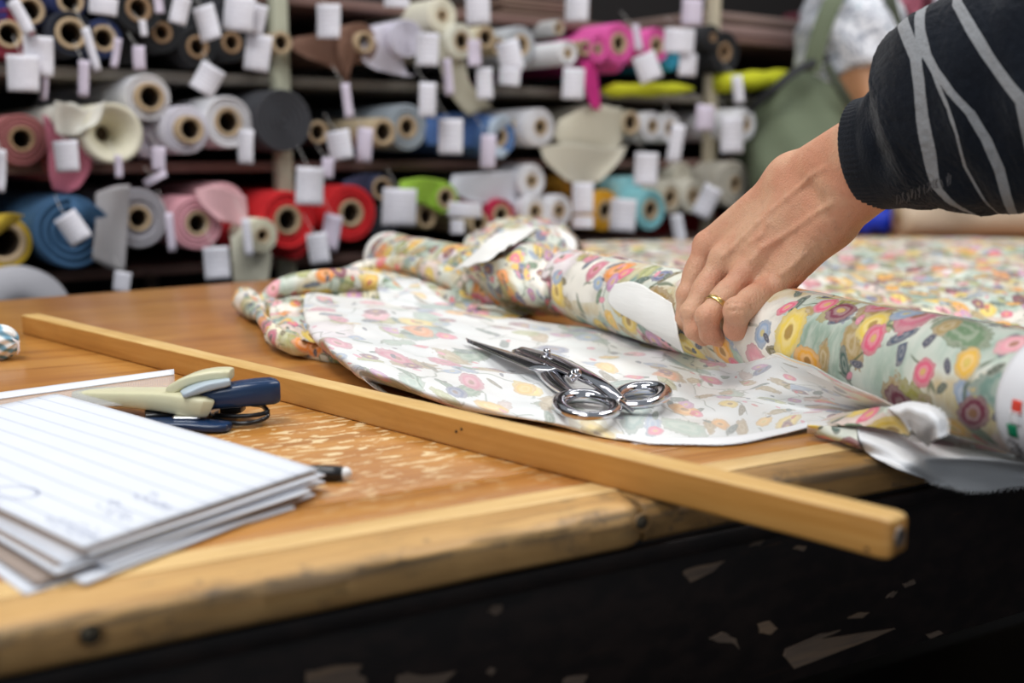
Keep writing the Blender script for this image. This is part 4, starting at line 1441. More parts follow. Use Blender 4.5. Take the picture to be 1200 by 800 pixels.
J = dict(
    elbow=(1420, -40, .74), fore=(1240, 70, .775), cuff=(1040, 178, .845), wr=(931, 213, .930), wu=(972, 258, .900), wm=(950, 235, .912),
    im=(829, 287, .985), mm=(848, 303, .958), rm=(874, 320, .936), pm=(906, 338, .922),
    ip=(806, 345, .985), mp=(811, 366, .952), rp=(829, 371, .922), pp=(864, 364, .898),
    id=(803, 374, .990), md=(814, 386, .950), rd=(832, 391, .930), pd=(862, 385, .912),
    it=(812, 388, .992), mt=(824, 396, .960), rt=(846, 398, .948), pt=(866, 391, .930),
    tc=(905, 235, .975), tm=(888, 285, 1.02), ti=(893, 325, 1.035), tt=(897, 350, 1.02))
J = {k: np.array(atd(*v)) for k, v in J.items()}
view = np.array(ray(870, 310)); view /= np.linalg.norm(view)
def hand_sdf(P):
    D = caps_sdf(P, J['fore'], J['cuff'], .044, .0325)
    D = smin(D, caps_sdf(P, J['cuff'] + np.array([0, 0, .007]), J['wr'], .0330, .0218), .015)
    D = smin(D, caps_sdf(P, J['cuff'] - np.array([0, 0, .006]), J['wu'], .0290, .0205), .015)
    D = smin(D, caps_sdf(P, J['wr'], J['wu'], .020, .019), .012)
    # ulna head
    hb = np.array(atd(979, 214, .872))
    D = smin(D, caps_sdf(P, hb, hb + np.array([.004, 0, -.004]), .0085, .0085), .012)
    # metacarpals
    for a, b, ra, rb in (('wr', 'im', .0200, .0122), ('wm', 'mm', .0205, .0120), ('wm', 'rm', .0195, .0115), ('wu', 'pm', .0180, .0112)):
        D = smin(D, caps_sdf(P, J[a], J[b], ra, rb), .013)
    # palm side bulk (away from the camera)
    off = view * .013
    D = smin(D, caps_sdf(P, J['wm'] + off, (J['mm'] + J['rm']) / 2 + off, .022, .0150), .012)
    D = smin(D, caps_sdf(P, J['wu'] + off * .8, J['pm'] + off * .9, .0195, .0125), .012)
    # knuckle heads
    for k, r in (('im', .0110), ('mm', .0108), ('rm', .0100), ('pm', .0100)):
        q = J[k] - view * .0038
        D = smin(D, caps_sdf(P, q, q, r, r), .006)
    # tendons and veins over the back
    def cord(pts, lift, r, k=.004):
        nonlocal D
        pts = [np.array(atd(*p)) for p in pts]
        for a, b in zip(pts, pts[1:]):
            D = smin(D, caps_sdf(P, a, b, r, r), k)
    def surfcord(a, b, r, lift):
        nonlocal D
        pa_, pb_ = J[a] * .75 + J[b] * .25 - view * lift, J[b] - view * lift * .6
        D = smin(D, caps_sdf(P, pa_, pb_, r, r), .005)
    surfcord('wr', 'im', .0030, .0150); surfcord('wm', 'mm', .0030, .0155); surfcord('wm', 'rm', .0028, .0145); surfcord('wu', 'pm', .0026, .0128)
    # web between thumb and index, thumb ball
    th = caps_sdf(P, J['tc'], J['tm'], .019, .0150)
    th = smin(th, caps_sdf(P, J['tm'], J['ti'], .0140, .0115), .005)
    th = smin(th, caps_sdf(P, J['ti'], J['tt'], .0115, .0095), .004)
    D = smin(D, th, .012)
    palm = D
    out = palm
    for m, p, d_, t, r in (('im', 'ip', 'id', 'it', 1.0), ('mm', 'mp', 'md', 'mt', 1.0), ('rm', 'rp', 'rd', 'rt', 1.0), ('pm', 'pp', 'pd', 'pt', 1.10)):
        f = caps_sdf(P, J[m], J[p], .0112 * r, .0098 * r)
        f = smin(f, caps_sdf(P, J[m] * .5 + J[p] * .5 + view * .002, J[m] * .4 + J[p] * .6 + view * .002, .0104 * r, .0104 * r), .006)
        f = smin(f, caps_sdf(P, J[p], J[d_], .0098 * r, .0088 * r), .003)
        q = J[p] - view * .0012
        f = smin(f, caps_sdf(P, q, q, .0100 * r, .0100 * r), .003)
        f = smin(f, caps_sdf(P, J[d_], J[t], .0086 * r, .0072 * r), .003)
        out = smin(out, f, .0045) if out is palm else np.minimum(out, smin(palm, f, .0045))
    # wrinkles at the wrist side
    return out.astype(np.float32)
def trace(px, py):
    """where a sight line meets the bare hand"""
    r = np.array(ray(px, py)); r /= np.linalg.norm(r)
    t = .70
    for _ in range(60):
        d = float(hand_sdf((np.array(CO) + r * t)[None, :].astype(np.float32))[0])
        t += d * .8
        if abs(d) < 1e-4: break
    return np.array(CO) + r * t
veins = [([(922, 232), (905, 246), (888, 262), (872, 278), (858, 291), (848, 300)], .0017, 1),
         ([(948, 256), (930, 268), (912, 280), (894, 290), (880, 306)], .0016, 1),
         ([(905, 246), (900, 262), (892, 276), (880, 284)], .0013, 1),
         ([(968, 196), (950, 206), (934, 222), (922, 232)], .0015, 1),
         ([(975, 238), (962, 246), (948, 256)], .0014, 1),
         ([(940, 300), (928, 312), (915, 322)], .0012, 1)]
grooves = [([(850, 352), (866, 349), (880, 352)], .0011), ([(848, 358), (862, 355), (882, 359)], .0009), ([(851, 365), (866, 363), (882, 366)], .0009),
           
           ([(799, 360), (806, 358), (813, 361)], .0009),
           ([(893, 313), (899, 320), (902, 328)], .0009), ([(930, 330), (938, 322), (945, 312)], .0009), ([(936, 336), (946, 326), (953, 314)], .0009),
           ([(944, 288), (952, 296), (956, 306)], .0009), ([(952, 280), (961, 288), (966, 298)], .0009), ([(962, 272), (971, 279), (976, 288)], .0009)]
VT = [([trace(*p) for p in pts], r) for pts, r, _ in veins]
GT = [([trace(*p) for p in pts], r) for pts, r in grooves]
def local_caps(D, P, a, b, r, k, sign):
    m = .008
    lo3, hi3 = np.minimum(a, b) - m, np.maximum(a, b) + m
    sel = []
    for q in range(3):
        ax_ = P[(slice(None) if q == 0 else 0, slice(None) if q == 1 else 0, slice(None) if q == 2 else 0)][..., q]
        i0, i1 = np.searchsorted(ax_, lo3[q]), np.searchsorted(ax_, hi3[q])
        sel.append(slice(i0, i1))
    sel = tuple(sel)
    if D[sel].size == 0: return
    c = caps_sdf(P[sel], a, b, r, r)
    D[sel] = smin(D[sel], c, k) if sign > 0 else -smin(-D[sel], c, k)
def hand_fine(P):
    D = hand_sdf(P)
    for pts, r in VT:
        for a, b in zip(pts, pts[1:]):
            local_caps(D, P, a + view * r * .35, b + view * r * .35, r, .003, 1)
    for pts, r in GT:
        for a, b in zip(pts, pts[1:]):
            local_caps(D, P, a, b, r * .5, .0018, -1)
    return np.maximum(D, (P[..., 0] - cutx)).astype(np.float32)
allp = np.array([J[k] for k in J if k not in ('elbow', 'fore')])
cutx = float(J['cuff'][0]) + .035
lo_ = allp.min(0) - .026
hi_ = allp.max(0) + .038
hi_[0] = cutx + .005
lo_[2] = TZ - .002
prs = empty('person', (0.75, 0.62, 0.0))
tag(prs, 'person at the right in a navy grey-striped sweater, left hand gripping the floral cloth bolt', 'person')
hnd = sdf_obj('forearm_and_hand', hand_fine, lo_, hi_, 0.0015, M['skin'], prs, 2)
# ring
M['gold'] = plain('brushed_gold', (0.75, 0.52, 0.20), 0.28, 1.0)
ra_, rb_ = Vector(J['rm']), Vector(J['rp'])
rax = (rb_ - ra_).normalized()
rc = ra_.lerp(rb_, 0.74)
u_ = rax.cross(Vector(view)).normalized(); v_ = rax.cross(u_)
rng = empty('ring', rc)
tag(rng, 'plain gold wedding band on the ring finger of the left hand', 'ring')
vs = []
S, Q = 64, 10
for i in range(S):
    a = 2 * math.pi * i / S
    rd_ = u_ * math.cos(a) + v_ * math.sin(a)
    for j in range(Q):
        b = 2 * math.pi * j / Q
        vs.append(rc + rd_ * (0.0108 + 0.0007 * math.cos(b)) + rax * (0.0022 * math.sin(b)))
fs = [(i * Q + j, i * Q + (j + 1) % Q, ((i + 1) % S) * Q + (j + 1) % Q, ((i + 1) % S) * Q + j) for i in range(S) for j in range(Q)]
mesh('band', vs, fs, M['gold'], rng)

# sleeve
rings = [  # px, py, depth, half height, half thickness
    (1016, 180, .863, .0425, .042), (1028, 179, .855, .0435, .043), (1043, 176, .846, .0460, .044), (1060, 170, .836, .0515, .046),
    (1078, 159, .825, .0620, .050), (1098, 144, .812, .0740, .056), (1130, 128, .800, .0800, .060), (1170, 117, .787, .0830, .064), (1215, 105, .775, .085, .068), (1300, 75, .755, .085, .072), (1420, 20, .74, .085, .075)]
NR = 280
RA = cr([tuple(atd(a, b, c)) + (d_, e_2) for a, b, c, d_, e_2 in rings], NR)
axv = (Vector(RA[-1, :3]) - Vector(RA[0, :3])).normalized()
S = 220
vs, uvp = [], []
bmark = []
for i in range(NR):
    c = Vector(RA[i, :3])
    t = (Vector(RA[min(i + 3, (NR - 1)), :3]) - Vector(RA[max(i - 3, 0), :3])).normalized()
    t = (t * 0.6 + axv * 0.4).normalized()
    U = (Vector((-0.12, 0, 1)) - t * Vector((-0.12, 0, 1)).dot(t)).normalized()
    V = t.cross(U)
    q = i / (NR - 1)
    for j in range(S):
        a = 2 * math.pi * j / S
        hu, hv = RA[i, 3], RA[i, 4]
        d_ = 0
        if q < 0.155:
            d_ = 0.0007 * (0.5 + 0.5 * math.cos(a * 62)) * min(1, (0.155 - q) * 30)
        else:
            f = min(1, (q - 0.155) * 7)
            ph_ = a * 1.0 + 1.5 * noise.noise(Vector((q * 4, math.cos(a), math.sin(a))))
            d_ = f * (0.0022 * math.sin(q * 30 + 2.6 * math.sin(ph_)) * (0.4 + 0.6 * math.cos(a - 1.0) ** 2)
                      + 0.0050 * noise.noise(Vector((q * 9, math.cos(a) * 1.8, math.sin(a) * 1.8))))
            d_ += f * 0.0008 * noise.noise(Vector((q * 90, math.cos(a) * 22, math.sin(a) * 22)))
        vs.append(c + U * math.cos(a) * (hu + d_) + V * math.sin(a) * (hv + d_))
        uvp.append((q, j / S))
n1 = NR
fs = [(i * S + j, i * S + (j + 1) % S, (i + 1) * S + (j + 1) % S, (i + 1) * S + j) for i in range(n1 - 1) for j in range(S)]
# stripes: find where the seen lines lie on the knit, then run them right round
bvh = BVHTree.FromPolygons(vs, fs)
def qa(px, py):
    h = bvh.ray_cast(CO, ray(px, py).normalized())
    if h[2] is None: return None
    i, j = divmod(h[2], S)
    return i / (NR - 1), (j / S + .5) % 1.0
lines = [([(1074, 66), (1079, 100), (1083, 140), (1090, 180), (1098, 220), (1110, 256)], .0145),
         ([(1079, 36), (1084, 60), (1096, 84), (1115, 108), (1138, 135), (1158, 165), (1172, 200), (1186, 248)], .0112),
         ([(1100, 102), (1112, 130), (1122, 160), (1131, 195)], .0065),
         ([(1122, 6), (1140, 34), (1158, 66), (1180, 98), (1199, 122)], .0140)]
attr = np.zeros(len(vs))
VQ = np.array([u for u, _ in uvp]); VA = (np.array([v for _, v in uvp]) + .5) % 1.0
for pts, wd in lines:
    K = [qa(*p) for p in pts]
    K = sorted([k for k in K if k], key=lambda k: k[1])
    if len(K) < 2: continue
    ka = np.array([k[1] for k in K]); kq = np.array([k[0] for k in K])
    tgt = np.interp(VA, ka, kq)
    if wd > .006:
        # beyond what is seen keep going round
        lo2, hi2 = ka[0], ka[-1]
        gap = 1 - (hi2 - lo2)
        past = np.where(VA > hi2, VA - hi2, np.where(VA < lo2, VA + 1 - hi2, 0)) / gap
        out = (VA > hi2) | (VA < lo2)
        tgt = np.where(out, kq[-1] + (kq[0] - kq[-1]) * past, tgt)
        msk = np.abs(VQ - tgt) < wd
    else:
        msk = (np.abs(VQ - tgt) < wd) & (VA > ka[0]) & (VA < ka[-1])
    attr = np.maximum(attr, np.clip(1.0 - (np.abs(VQ - tgt) / wd - 0.8) * 2.5, 0, 1) * (1 if wd > .006 else ((VA > ka[0]) & (VA < ka[-1]))))
def knit():
    n = Nodes('dark_navy_knit')
    at_ = n.new('ShaderNodeAttribute', attribute_name='stripe')
    f = n.step(at_.outputs['Fac'], 0.35, 0.65)
    p = n.obj()
    a = n.noise(p, 30, 4)
    b = n.noise(p, 900, 2)
    dk = n.mix(a, (0.003, 0.004, 0.007), (0.008, 0.012, 0.020))
    dk = n.mix(n.m('MULTIPLY', n.step(b, 0.55, 0.8), 0.35), dk, (0.03, 0.036, 0.05))
    gr = n.mix(b, (0.20, 0.21, 0.22), (0.34, 0.35, 0.37))
    n.bump(b, 0.6, 0.0012)
    return n.set(n.mix(f, dk, gr), 0.95, Sheen_Weight=0.14, Specular_IOR_Level=0.12)
M['knit'] = knit()
slv = mesh('sweater_sleeve', vs, fs, M['knit'], prs)
at_l = slv.data.attributes.new('stripe', 'FLOAT', 'POINT')
at_l.data.foreach_set('value', attr.tolist())
solid(slv, 0.0025, -1)
# stitched marks on the sleeve
def ssurf(px, py):
    h = bvh.ray_cast(CO, ray(px, py).normalized())
    p, nn = h[0], h[1]
    if nn.dot(ray(px, py)) > 0: nn = -nn
    return p + nn * 0.0006, nn
rr = random.Random(4)
st = []
for k in range(26):
    x = 1052 + k * 2.5 + rr.uniform(-1, 1); y = 234 - k * 1.05 + rr.uniform(-2, 2)
    if 10 < k < 13 or 20 < k < 23: continue
    st.append([(x, y - 5), (x + rr.uniform(-2, 3), y), (x + rr.uniform(-1, 2), y + 6)])
stt = ribbon('stitched_lettering', st, 0.0004, cloth_mat((0.12, 0.12, 0.13)), prs, ssurf)
bpy.data.objects.remove(stt)
vs2, fs2 = [], []
for s_ in st:
    P_ = [ssurf(*p) for p in s_]
    k = len(vs2)
    for i, (p, nn) in enumerate(P_):
        sd = (P_[min(i + 1, 2)][0] - P_[max(i - 1, 0)][0]).cross(nn).normalized() * 0.00030
        vs2 += [p + sd, p - sd]
        if i: fs2.append((k + 2 * i - 2, k + 2 * i - 1, k + 2 * i + 1, k + 2 * i))
tag(mesh('stitched_mark', vs2, fs2, cloth_mat((0.10, 0.10, 0.11)), prs, False), kind='stuff')

# ================================================================ SHELVING
M['board'] = plain('grey_beige_board', (0.20, 0.18, 0.155), 0.6)
M['board2'] = plain('reddish_brown_board', (0.17, 0.095, 0.080), 0.6)
M['post'] = plain('pale_green_cream_paint', (0.42, 0.43, 0.33), 0.55)
M['post2'] = plain('cream_paint', (0.52, 0.46, 0.34), 0.55)
M['postlow'] = plain('brown_post_paint', (0.22, 0.15, 0.12), 0.6)
M['back'] = plain('dark_backing', (0.018, 0.016, 0.016), 0.9)
SO = Vector((SP.x, SP.y, 0))
rack = empty('shelving_rack', (SO.x, SO.y, 0), SA)
tag(rack, 'tall metal shelving rack with pale posts filled with fabric rolls behind the table', 'shelf')
RI = inv(rack)
zrow = [ats(150, 80)[0].z, ats(150, 190)[0].z, ats(150, 314)[0].z]
ztop = ats(900, 44)[0].z
zlow = zrow[2] - 0.24
XA, XB = -1.2, 4.6
for z, m in ((ztop, 'board2'), (zrow[0], 'board'), (zrow[1], 'board2'), (zrow[2], 'board2'), (zlow, 'board')):
    box('shelf_board', ((XA + XB) / 2, 0.42, z - 0.010), (XB - XA, 0.80, 0.020), M[m], rack, 0.002)
box('back_panel', ((XA + XB) / 2, 0.86, 1.1), (XB - XA, 0.02, 2.1), M['back'], rack, 0)
def shx(px, py):
    p, t = ats(px, py); q = RI @ p; return q.x
for px, w_, m in ((330, .032, 'post'), (834, .030, 'post2'), (-260, .03, 'post'), (1180, .03, 'post2')):
    x = shx(px, 120)
    box('post', (x, 0.004, 1.1), (w_, 0.028, 2.2), M[m], rack, 0.002)
    for zz in np.arange(zrow[0] + .02, 1.7, .05):
        pass
for x in (XA + .1, shx(330, 120), shx(834, 120), XB - .1):
    box('rear_post', (x, 0.82, 1.1), (.03, 0.03, 2.2), M['postlow'], rack, 0.002)

# ---------------------------------------------------------------- rolls of cloth
M['tube'] = plain('cardboard_core', (0.50, 0.37, 0.23), 0.8)
M['tube_dark'] = plain('brown_cardboard_core', (0.32, 0.20, 0.11), 0.8)
M['hole'] = plain('core_inside_shade', (0.10, 0.07, 0.045), 0.95)  # darkened cardboard colour, shade painted inside the hollow cores
GR = ['fabric rolls on the top row', 'fabric rolls on the middle row', 'fabric rolls on the lower row']
rolls_made = {}
def roll(px, py, r, core, colr, label, row_, off=0.03, stick=0.0, ln=0.62, tubem='tube', spiral=False, yaw=0.0, cone=False, wob=0.015, flat=1.0, rcol=None):
    p, t = ats(px, py, off)
    k = t / F
    rad, cw = r * k, core * k
    e = empty('fabric_roll', p, SA + yaw)
    tag(e, label, 'fabric roll', GR[row_])
    mt = cloth_mat(colr)
    sd = len(rolls_made) + 1
    if spiral:
        prof = [(0.0005, 0.006)]
        nl = 5
        for i in range(nl):
            a = rad * (i + 0.15) / nl; b = rad * (i + 0.92) / nl
            prof += [(a + .0001, 0.006), (a + rad * .02, 0.0), (b - rad * .02, 0.0), (b, 0.006)]
        prof += [(rad * .985, .004), (rad, .012), (rad, ln)]
    else:
        ci = max(cw, rad * 0.12)
        rings_ = 3 if rad - ci > 0.012 else 2
        prof = [(ci, 0.03), (ci, 0.004)]
        if cone:
            prof = [(ci, 0.09), (ci, 0.06), (rad * .55, 0.03), (rad * .85, 0.006)]
        else:
            for i in range(rings_):
                a = ci + (rad - ci) * i / rings_; b = ci + (rad - ci) * (i + 1) / rings_
                z = 0.0015 * ((i * 7 + sd) % 3)
                prof += [(a + .0006, 0.0035 + z), (a + .0014, z), (b - .0014, z), (b - .0003, 0.003 + z)]
        prof += [(rad, 0.006), (rad, 0.05), (rad, ln)]
    o = lathe('rolled_cloth', prof, mt, e, 40, wob, sd)
    if flat != 1.0: o.scale = (1, 1, flat)
    if core and not cone:
        wall = max(0.003, cw * 0.26)
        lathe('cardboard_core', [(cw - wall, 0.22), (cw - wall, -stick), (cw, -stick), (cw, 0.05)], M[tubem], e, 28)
        lathe('core_shade_lining', [(cw - wall - .0003, 0.25), (cw - wall - .0003, -stick + 0.010)], M['hole'], e, 24)
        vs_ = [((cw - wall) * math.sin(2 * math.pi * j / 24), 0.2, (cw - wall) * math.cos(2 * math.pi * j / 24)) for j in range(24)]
        mesh('core_shade_plug', vs_, [tuple(range(24))], M['hole'], e, False, local=False)  # dark disc painted as the shade deep in the hollow
    elif cone:
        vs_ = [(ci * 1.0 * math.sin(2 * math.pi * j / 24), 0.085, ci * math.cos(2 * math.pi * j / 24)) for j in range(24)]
        mesh('core_shade_plug', vs_, [tuple(range(24))], M['hole'], e, False, local=False)
    rolls_made[label] = e
    return e
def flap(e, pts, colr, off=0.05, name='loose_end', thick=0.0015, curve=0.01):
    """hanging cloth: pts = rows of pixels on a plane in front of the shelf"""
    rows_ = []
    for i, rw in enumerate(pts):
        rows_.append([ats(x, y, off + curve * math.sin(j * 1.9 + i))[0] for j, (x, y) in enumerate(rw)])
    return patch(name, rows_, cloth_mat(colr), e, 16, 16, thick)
BLK = (0.010, 0.011, 0.014); NAVY = (0.012, 0.020, 0.055)
WH = (0.74, 0.74, 0.78); LIL = (0.60, 0.58, 0.68); CR = (0.72, 0.68, 0.56); BE = (0.50, 0.46, 0.38)
# top row (left to right)
e = roll(11, 40, 29, 16, (0.20, 0.012, 0.03), 'dark crimson roll at the far left of the top row', 0)
roll(-16, 12, 24, 0, (0.02, 0.03, 0.20), 'bright blue roll end cut by the left frame edge on the top row', 0)
roll(36, 12, 19, 16, (0.02, 0.03, 0.10), 'navy roll with wide tan core behind the slanted top left tag', 0, off=.02)
roll(83, 1, 19, 15, (0.015, 0.025, 0.10), 'navy roll with tan core cut by the top frame edge', 0, off=.03)
roll(84, 39, 26, 18, (0.012, 0.016, 0.03), 'black roll with wide tan core below the navy one on the top row', 0, off=.05)
roll(122, 45, 22, 15, (0.015, 0.03, 0.11), 'dark blue roll with pale core right of the wide black one', 0, off=.04)
roll(163, 10, 27, 15, BLK, 'black roll with brown core at the top frame edge', 0, off=.05, tubem='tube_dark')
roll(190, 38, 23, 12, BLK, 'black roll with small brown core below the top one', 0, tubem='tube_dark')
roll(150, 58, 16, 0, BLK, 'small black roll without a visible core low on the top row', 0, off=0)
roll(232, 55, 23, 13, BLK, 'black roll with dull core resting on the board near the diamond shaped tag', 0, tubem='tube_dark')
roll(272, 50, 22, 12, BLK, 'black roll with half hidden tan core left of the pale post', 0, tubem='tube_dark')
roll(215, 12, 24, 0, BLK, 'black roll behind the slanted tag at the top edge', 0, off=.01)
roll(262, 8, 24, 0, (0.02, 0.022, 0.03), 'charcoal roll behind the pair of large tags at the top edge', 0, off=.01)
roll(330, 50, 13, 12, (0.40, 0.32, 0.22), 'bare pale tube in front of the pale post', 0, off=.06, ln=.3)
e = roll(424, 50, 23, 12, (0.17, 0.085, 0.055), 'brown roll with a long body and hanging tail on the top row', 0, off=.06, stick=.015)
flap(e, [[(398, 40), (408, 46), (418, 60)], [(396, 62), (405, 66), (414, 72)], [(402, 78), (405, 80), (410, 84)], [(403, 96), (405, 97), (408, 98)]], (0.17, 0.085, 0.055), .075)
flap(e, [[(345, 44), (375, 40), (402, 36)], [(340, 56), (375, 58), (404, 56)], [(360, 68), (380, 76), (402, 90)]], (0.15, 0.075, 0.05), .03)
e = roll(478, 45, 22, 0, LIL, 'lilac white roll with pale rolled centre beside the brown roll', 0, off=.08, spiral=True)
flap(e, [[(430, 34), (455, 28), (476, 26)], [(424, 56), (448, 58), (470, 58)], [(426, 72), (450, 82), (478, 88)], [(440, 82), (462, 86), (486, 88)]], LIL, .05)
e = roll(519, 18, 20, 7, (0.76, 0.73, 0.60), 'cream roll with tight centre on top of the pile near the top edge', 0, off=.08)
e = roll(542, 48, 20, 12, (0.78, 0.77, 0.66), 'cream roll with dark hollow core below the upper cream roll', 0, off=.10)
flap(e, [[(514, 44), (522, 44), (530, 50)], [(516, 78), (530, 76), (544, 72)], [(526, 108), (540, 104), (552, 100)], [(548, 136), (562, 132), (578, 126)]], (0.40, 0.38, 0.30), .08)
roll(570, 44, 14, 12, (0.56, 0.50, 0.36), 'tan roll that is nearly all core right of the cream one', 0, off=.09)
roll(584, 54, 10, 8, (0.50, 0.40, 0.25), 'thin tan tube wedged beside the tan roll', 0, off=.09)
roll(611, 53, 22, 12, (0.42, 0.44, 0.47), 'light grey roll on the top row', 0, off=.06)
roll(666, 62, 14, 6, (0.74, 0.74, 0.77), 'slim white roll projecting beside the light grey roll', 0, off=.14)
roll(686, 56, 9, 8, (0.36, 0.26, 0.16), 'small bare brown core between the white and pink rolls', 0, off=.10)
roll(655, 33, 10, 7, (0.46, 0.46, 0.46), 'small grey roll high up behind the slim white one', 0, off=.04)
PK = (0.72, 0.10, 0.38)
e = roll(701, 57, 16, 6, PK, 'magenta pink roll with small centre, leftmost pink on the top row', 0, off=.10)
flap(e, [[(682, 72), (690, 72), (698, 72)], [(684, 92), (692, 94), (701, 96)], [(688, 112), (695, 114), (703, 116)], [(694, 127), (698, 128), (703, 130)]], (0.55, 0.02, 0.22), .09)
roll(726, 51, 24, 12, PK, 'large magenta pink roll with tan core', 0, off=.09)
roll(722, 71, 14, 0, PK, 'pink roll tucked beneath the large magenta one', 0, off=.05)
roll(770, 53, 20, 10, PK, 'magenta pink roll beside the tilted tag', 0, off=.07)
roll(786, 68, 15, 0, (0.03, 0.32, 0.48), 'turquoise roll mostly hidden under white tags', 0, off=.04)
roll(836, 44, 15, 5, BLK, 'slim black roll above the thick one right of the pinks', 0, off=.06, tubem='tube_dark')
roll(850, 61, 24, 11, BLK, 'thick black roll with brown core right of the pinks', 0, off=.05, tubem='tube_dark')
roll(815, 62, 16, 0, BLK, 'black roll behind the tags right of the pinks', 0, off=.01)
# yellow cloth lying along the shelf
YL = (0.56, 0.58, 0.012)
for (xa, ya, xb, yb, h_, off, lb) in ((706, 106, 812, 104, 11, .03, 'bright yellow folded roll lying lengthwise under the pink rolls'), (842, 97, 920, 92, 15, .03, 'bright yellow roll lying lengthwise behind the post beside the backpack')):
    pa_, ta = ats(xa, ya, off); pb_, tb_ = ats(xb, yb, off)
    e = empty('fabric_roll', pa_, 0)
    tag(e, lb, 'fabric roll', GR[0])
    n_ = 24
    tube('rolled_cloth', [pa_.lerp(pb_, i / (n_ - 1)) for i in range(n_)], [h_ * ta / F * (0.92 + 0.08 * math.sin(i * .7)) * ((min(1, .35 + i * .25) if xb < 850 else 1) if i < 3 else (min(1, .25 + (n_ - 1 - i) * .14) if xb < 850 else 1)) for i in range(n_)], cloth_mat(YL), e, 20, flat=0.8)
# middle row
e = roll(26, 163, 30, 15, (0.30, 0.10, 0.10), 'dusty rose roll with crushed hollow end on the middle row', 1, off=.05, wob=.12, tubem='tube_dark')
e = roll(84, 140, 19, 0, (0.74, 0.73, 0.66), 'cream roll with tiny dark dots and a limp end on the middle row', 1, off=.07, wob=.10)
flap(e, [[(64, 118), (82, 122), (100, 128), (124, 118)], [(62, 136), (78, 138), (94, 144), (116, 142)], [(66, 156), (78, 160), (90, 158), (102, 150)]], (0.76, 0.75, 0.68), .10)
e = roll(84, 188, 26, 0, (0.42, 0.12, 0.17), 'dusty pink cloth bundle drooping below the dotted cream roll', 1, off=.04, wob=.12)
flap(e, [[(50, 134), (58, 140), (62, 160)], [(56, 170), (80, 180), (104, 170)], [(58, 205), (80, 212), (106, 198)], [(62, 222), (78, 226), (92, 220)]], (0.44, 0.13, 0.19), .065)
roll(134, 156, 35, 10, (0.78, 0.75, 0.60), 'large cream roll with deep cone shaped hollow end', 1, off=.10, cone=True)
roll(174, 114, 27, 17, WH, 'white roll with wide core stacked above the large cream roll', 1, off=.05, stick=.012)
roll(176, 166, 19, 0, LIL, 'pale lilac roll behind and right of the large cream roll', 1, off=.01)
roll(219, 152, 28, 16, (0.68, 0.67, 0.76), 'lilac white roll with protruding cream core on the middle row', 1, off=.07, stick=.02)
roll(268, 143, 30, 17, WH, 'white roll with cream core left of the charcoal roll', 1, off=.06)
e = roll(333, 141, 36, 0, (0.050, 0.052, 0.062), 'thick charcoal roll wound in a visible spiral', 1, off=.08, spiral=True)
roll(373, 155, 15, 13, BLK, 'thin black roll with tan core right of the charcoal spiral', 1, off=.04)
roll(450, 155, 17, 15, (0.50, 0.40, 0.26), 'tan roll with wide core between the two hanging tags', 1, off=.10)
roll(478, 149, 27, 13, (0.30, 0.35, 0.40), 'blue grey roll behind the tan one on the middle row', 1, off=.06)
roll(395, 165, 14, 0, BLK, 'black roll behind the tilted tag on the middle row', 1, off=.02)
e = roll(585, 160, 24, 12, (0.10, 0.20, 0.42), 'mid blue roll whose end is part white', 1, off=.08)
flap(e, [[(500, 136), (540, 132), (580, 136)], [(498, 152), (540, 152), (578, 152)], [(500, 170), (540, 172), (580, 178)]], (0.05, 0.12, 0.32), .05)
flap(e, [[(574, 140), (590, 134), (600, 142)], [(572, 156), (578, 158), (576, 164)], [(580, 182), (588, 186), (596, 178)]], (0.45, 0.55, 0.68), .10)
roll(606, 152, 12, 9, (0.40, 0.38, 0.30), 'thin tube with dark core between the blue and white rolls', 1, off=.05)
roll(634, 149, 22, 10, WH, 'white roll with dark oval hollow in the centre of the middle row', 1, off=.09)
e = roll(740, 144, 14, 13, (0.56, 0.52, 0.40), 'beige roll with tan core at the end of the cream group', 1, off=.07)
e = roll(710, 148, 25, 0, (0.60, 0.57, 0.46), 'thick cream roll with tapering loose body on the middle row', 1, off=.06, spiral=True)
flap(e, [[(655, 140), (690, 126), (728, 126)], [(650, 160), (690, 160), (730, 160)], [(660, 172), (690, 178), (724, 174)]], (0.62, 0.59, 0.48), .07)
flap(e, [[(632, 172), (670, 168), (715, 174), (735, 170)], [(640, 190), (672, 196), (708, 194), (728, 186)], [(664, 212), (682, 216), (700, 214), (712, 204)]], (0.56, 0.53, 0.44), .08)
roll(765, 148, 17, 8, WH, 'white roll left of the middle row pair near the right post', 1, off=.05)
roll(786, 150, 17, 8, WH, 'white roll directly left of the right post', 1, off=.05)
e = roll(874, 146, 19, 8, WH, 'white roll right of the post, with a long smooth body', 1, off=.10)
# lower row
e = roll(6, 284, 31, 24, (0.62, 0.42, 0.03), 'mustard yellow roll at the left frame edge', 2, off=.07)
flap(e, [[(-8, 252), (12, 250), (28, 252)], [(-6, 262), (8, 262), (18, 262)], [(-6, 276), (-1, 274), (6, 268)]], (0.62, 0.44, 0.04), .09)
e = roll(86, 272, 43, 0, (0.035, 0.105, 0.215), 'thick denim blue roll wound in uneven layers', 2, off=.09, spiral=True, wob=.06)
flap(e, [[(82, 232), (110, 240), (128, 254)], [(84, 246), (106, 250), (127, 262)], [(86, 258), (104, 260), (122, 268)]], (0.05, 0.14, 0.28), .12)
e = roll(163, 256, 35, 15, (0.36, 0.35, 0.39), 'grey roll with hanging front flap beside the denim blue roll', 2, off=.08)
flap(e, [[(112, 226), (134, 218), (152, 216)], [(112, 260), (132, 262), (150, 258)], [(108, 304), (128, 314), (146, 318)]], (0.42, 0.41, 0.43), .11)
e = roll(232, 262, 31, 15, (0.70, 0.34, 0.40), 'light pink roll with dark hollow core', 2, off=.09)
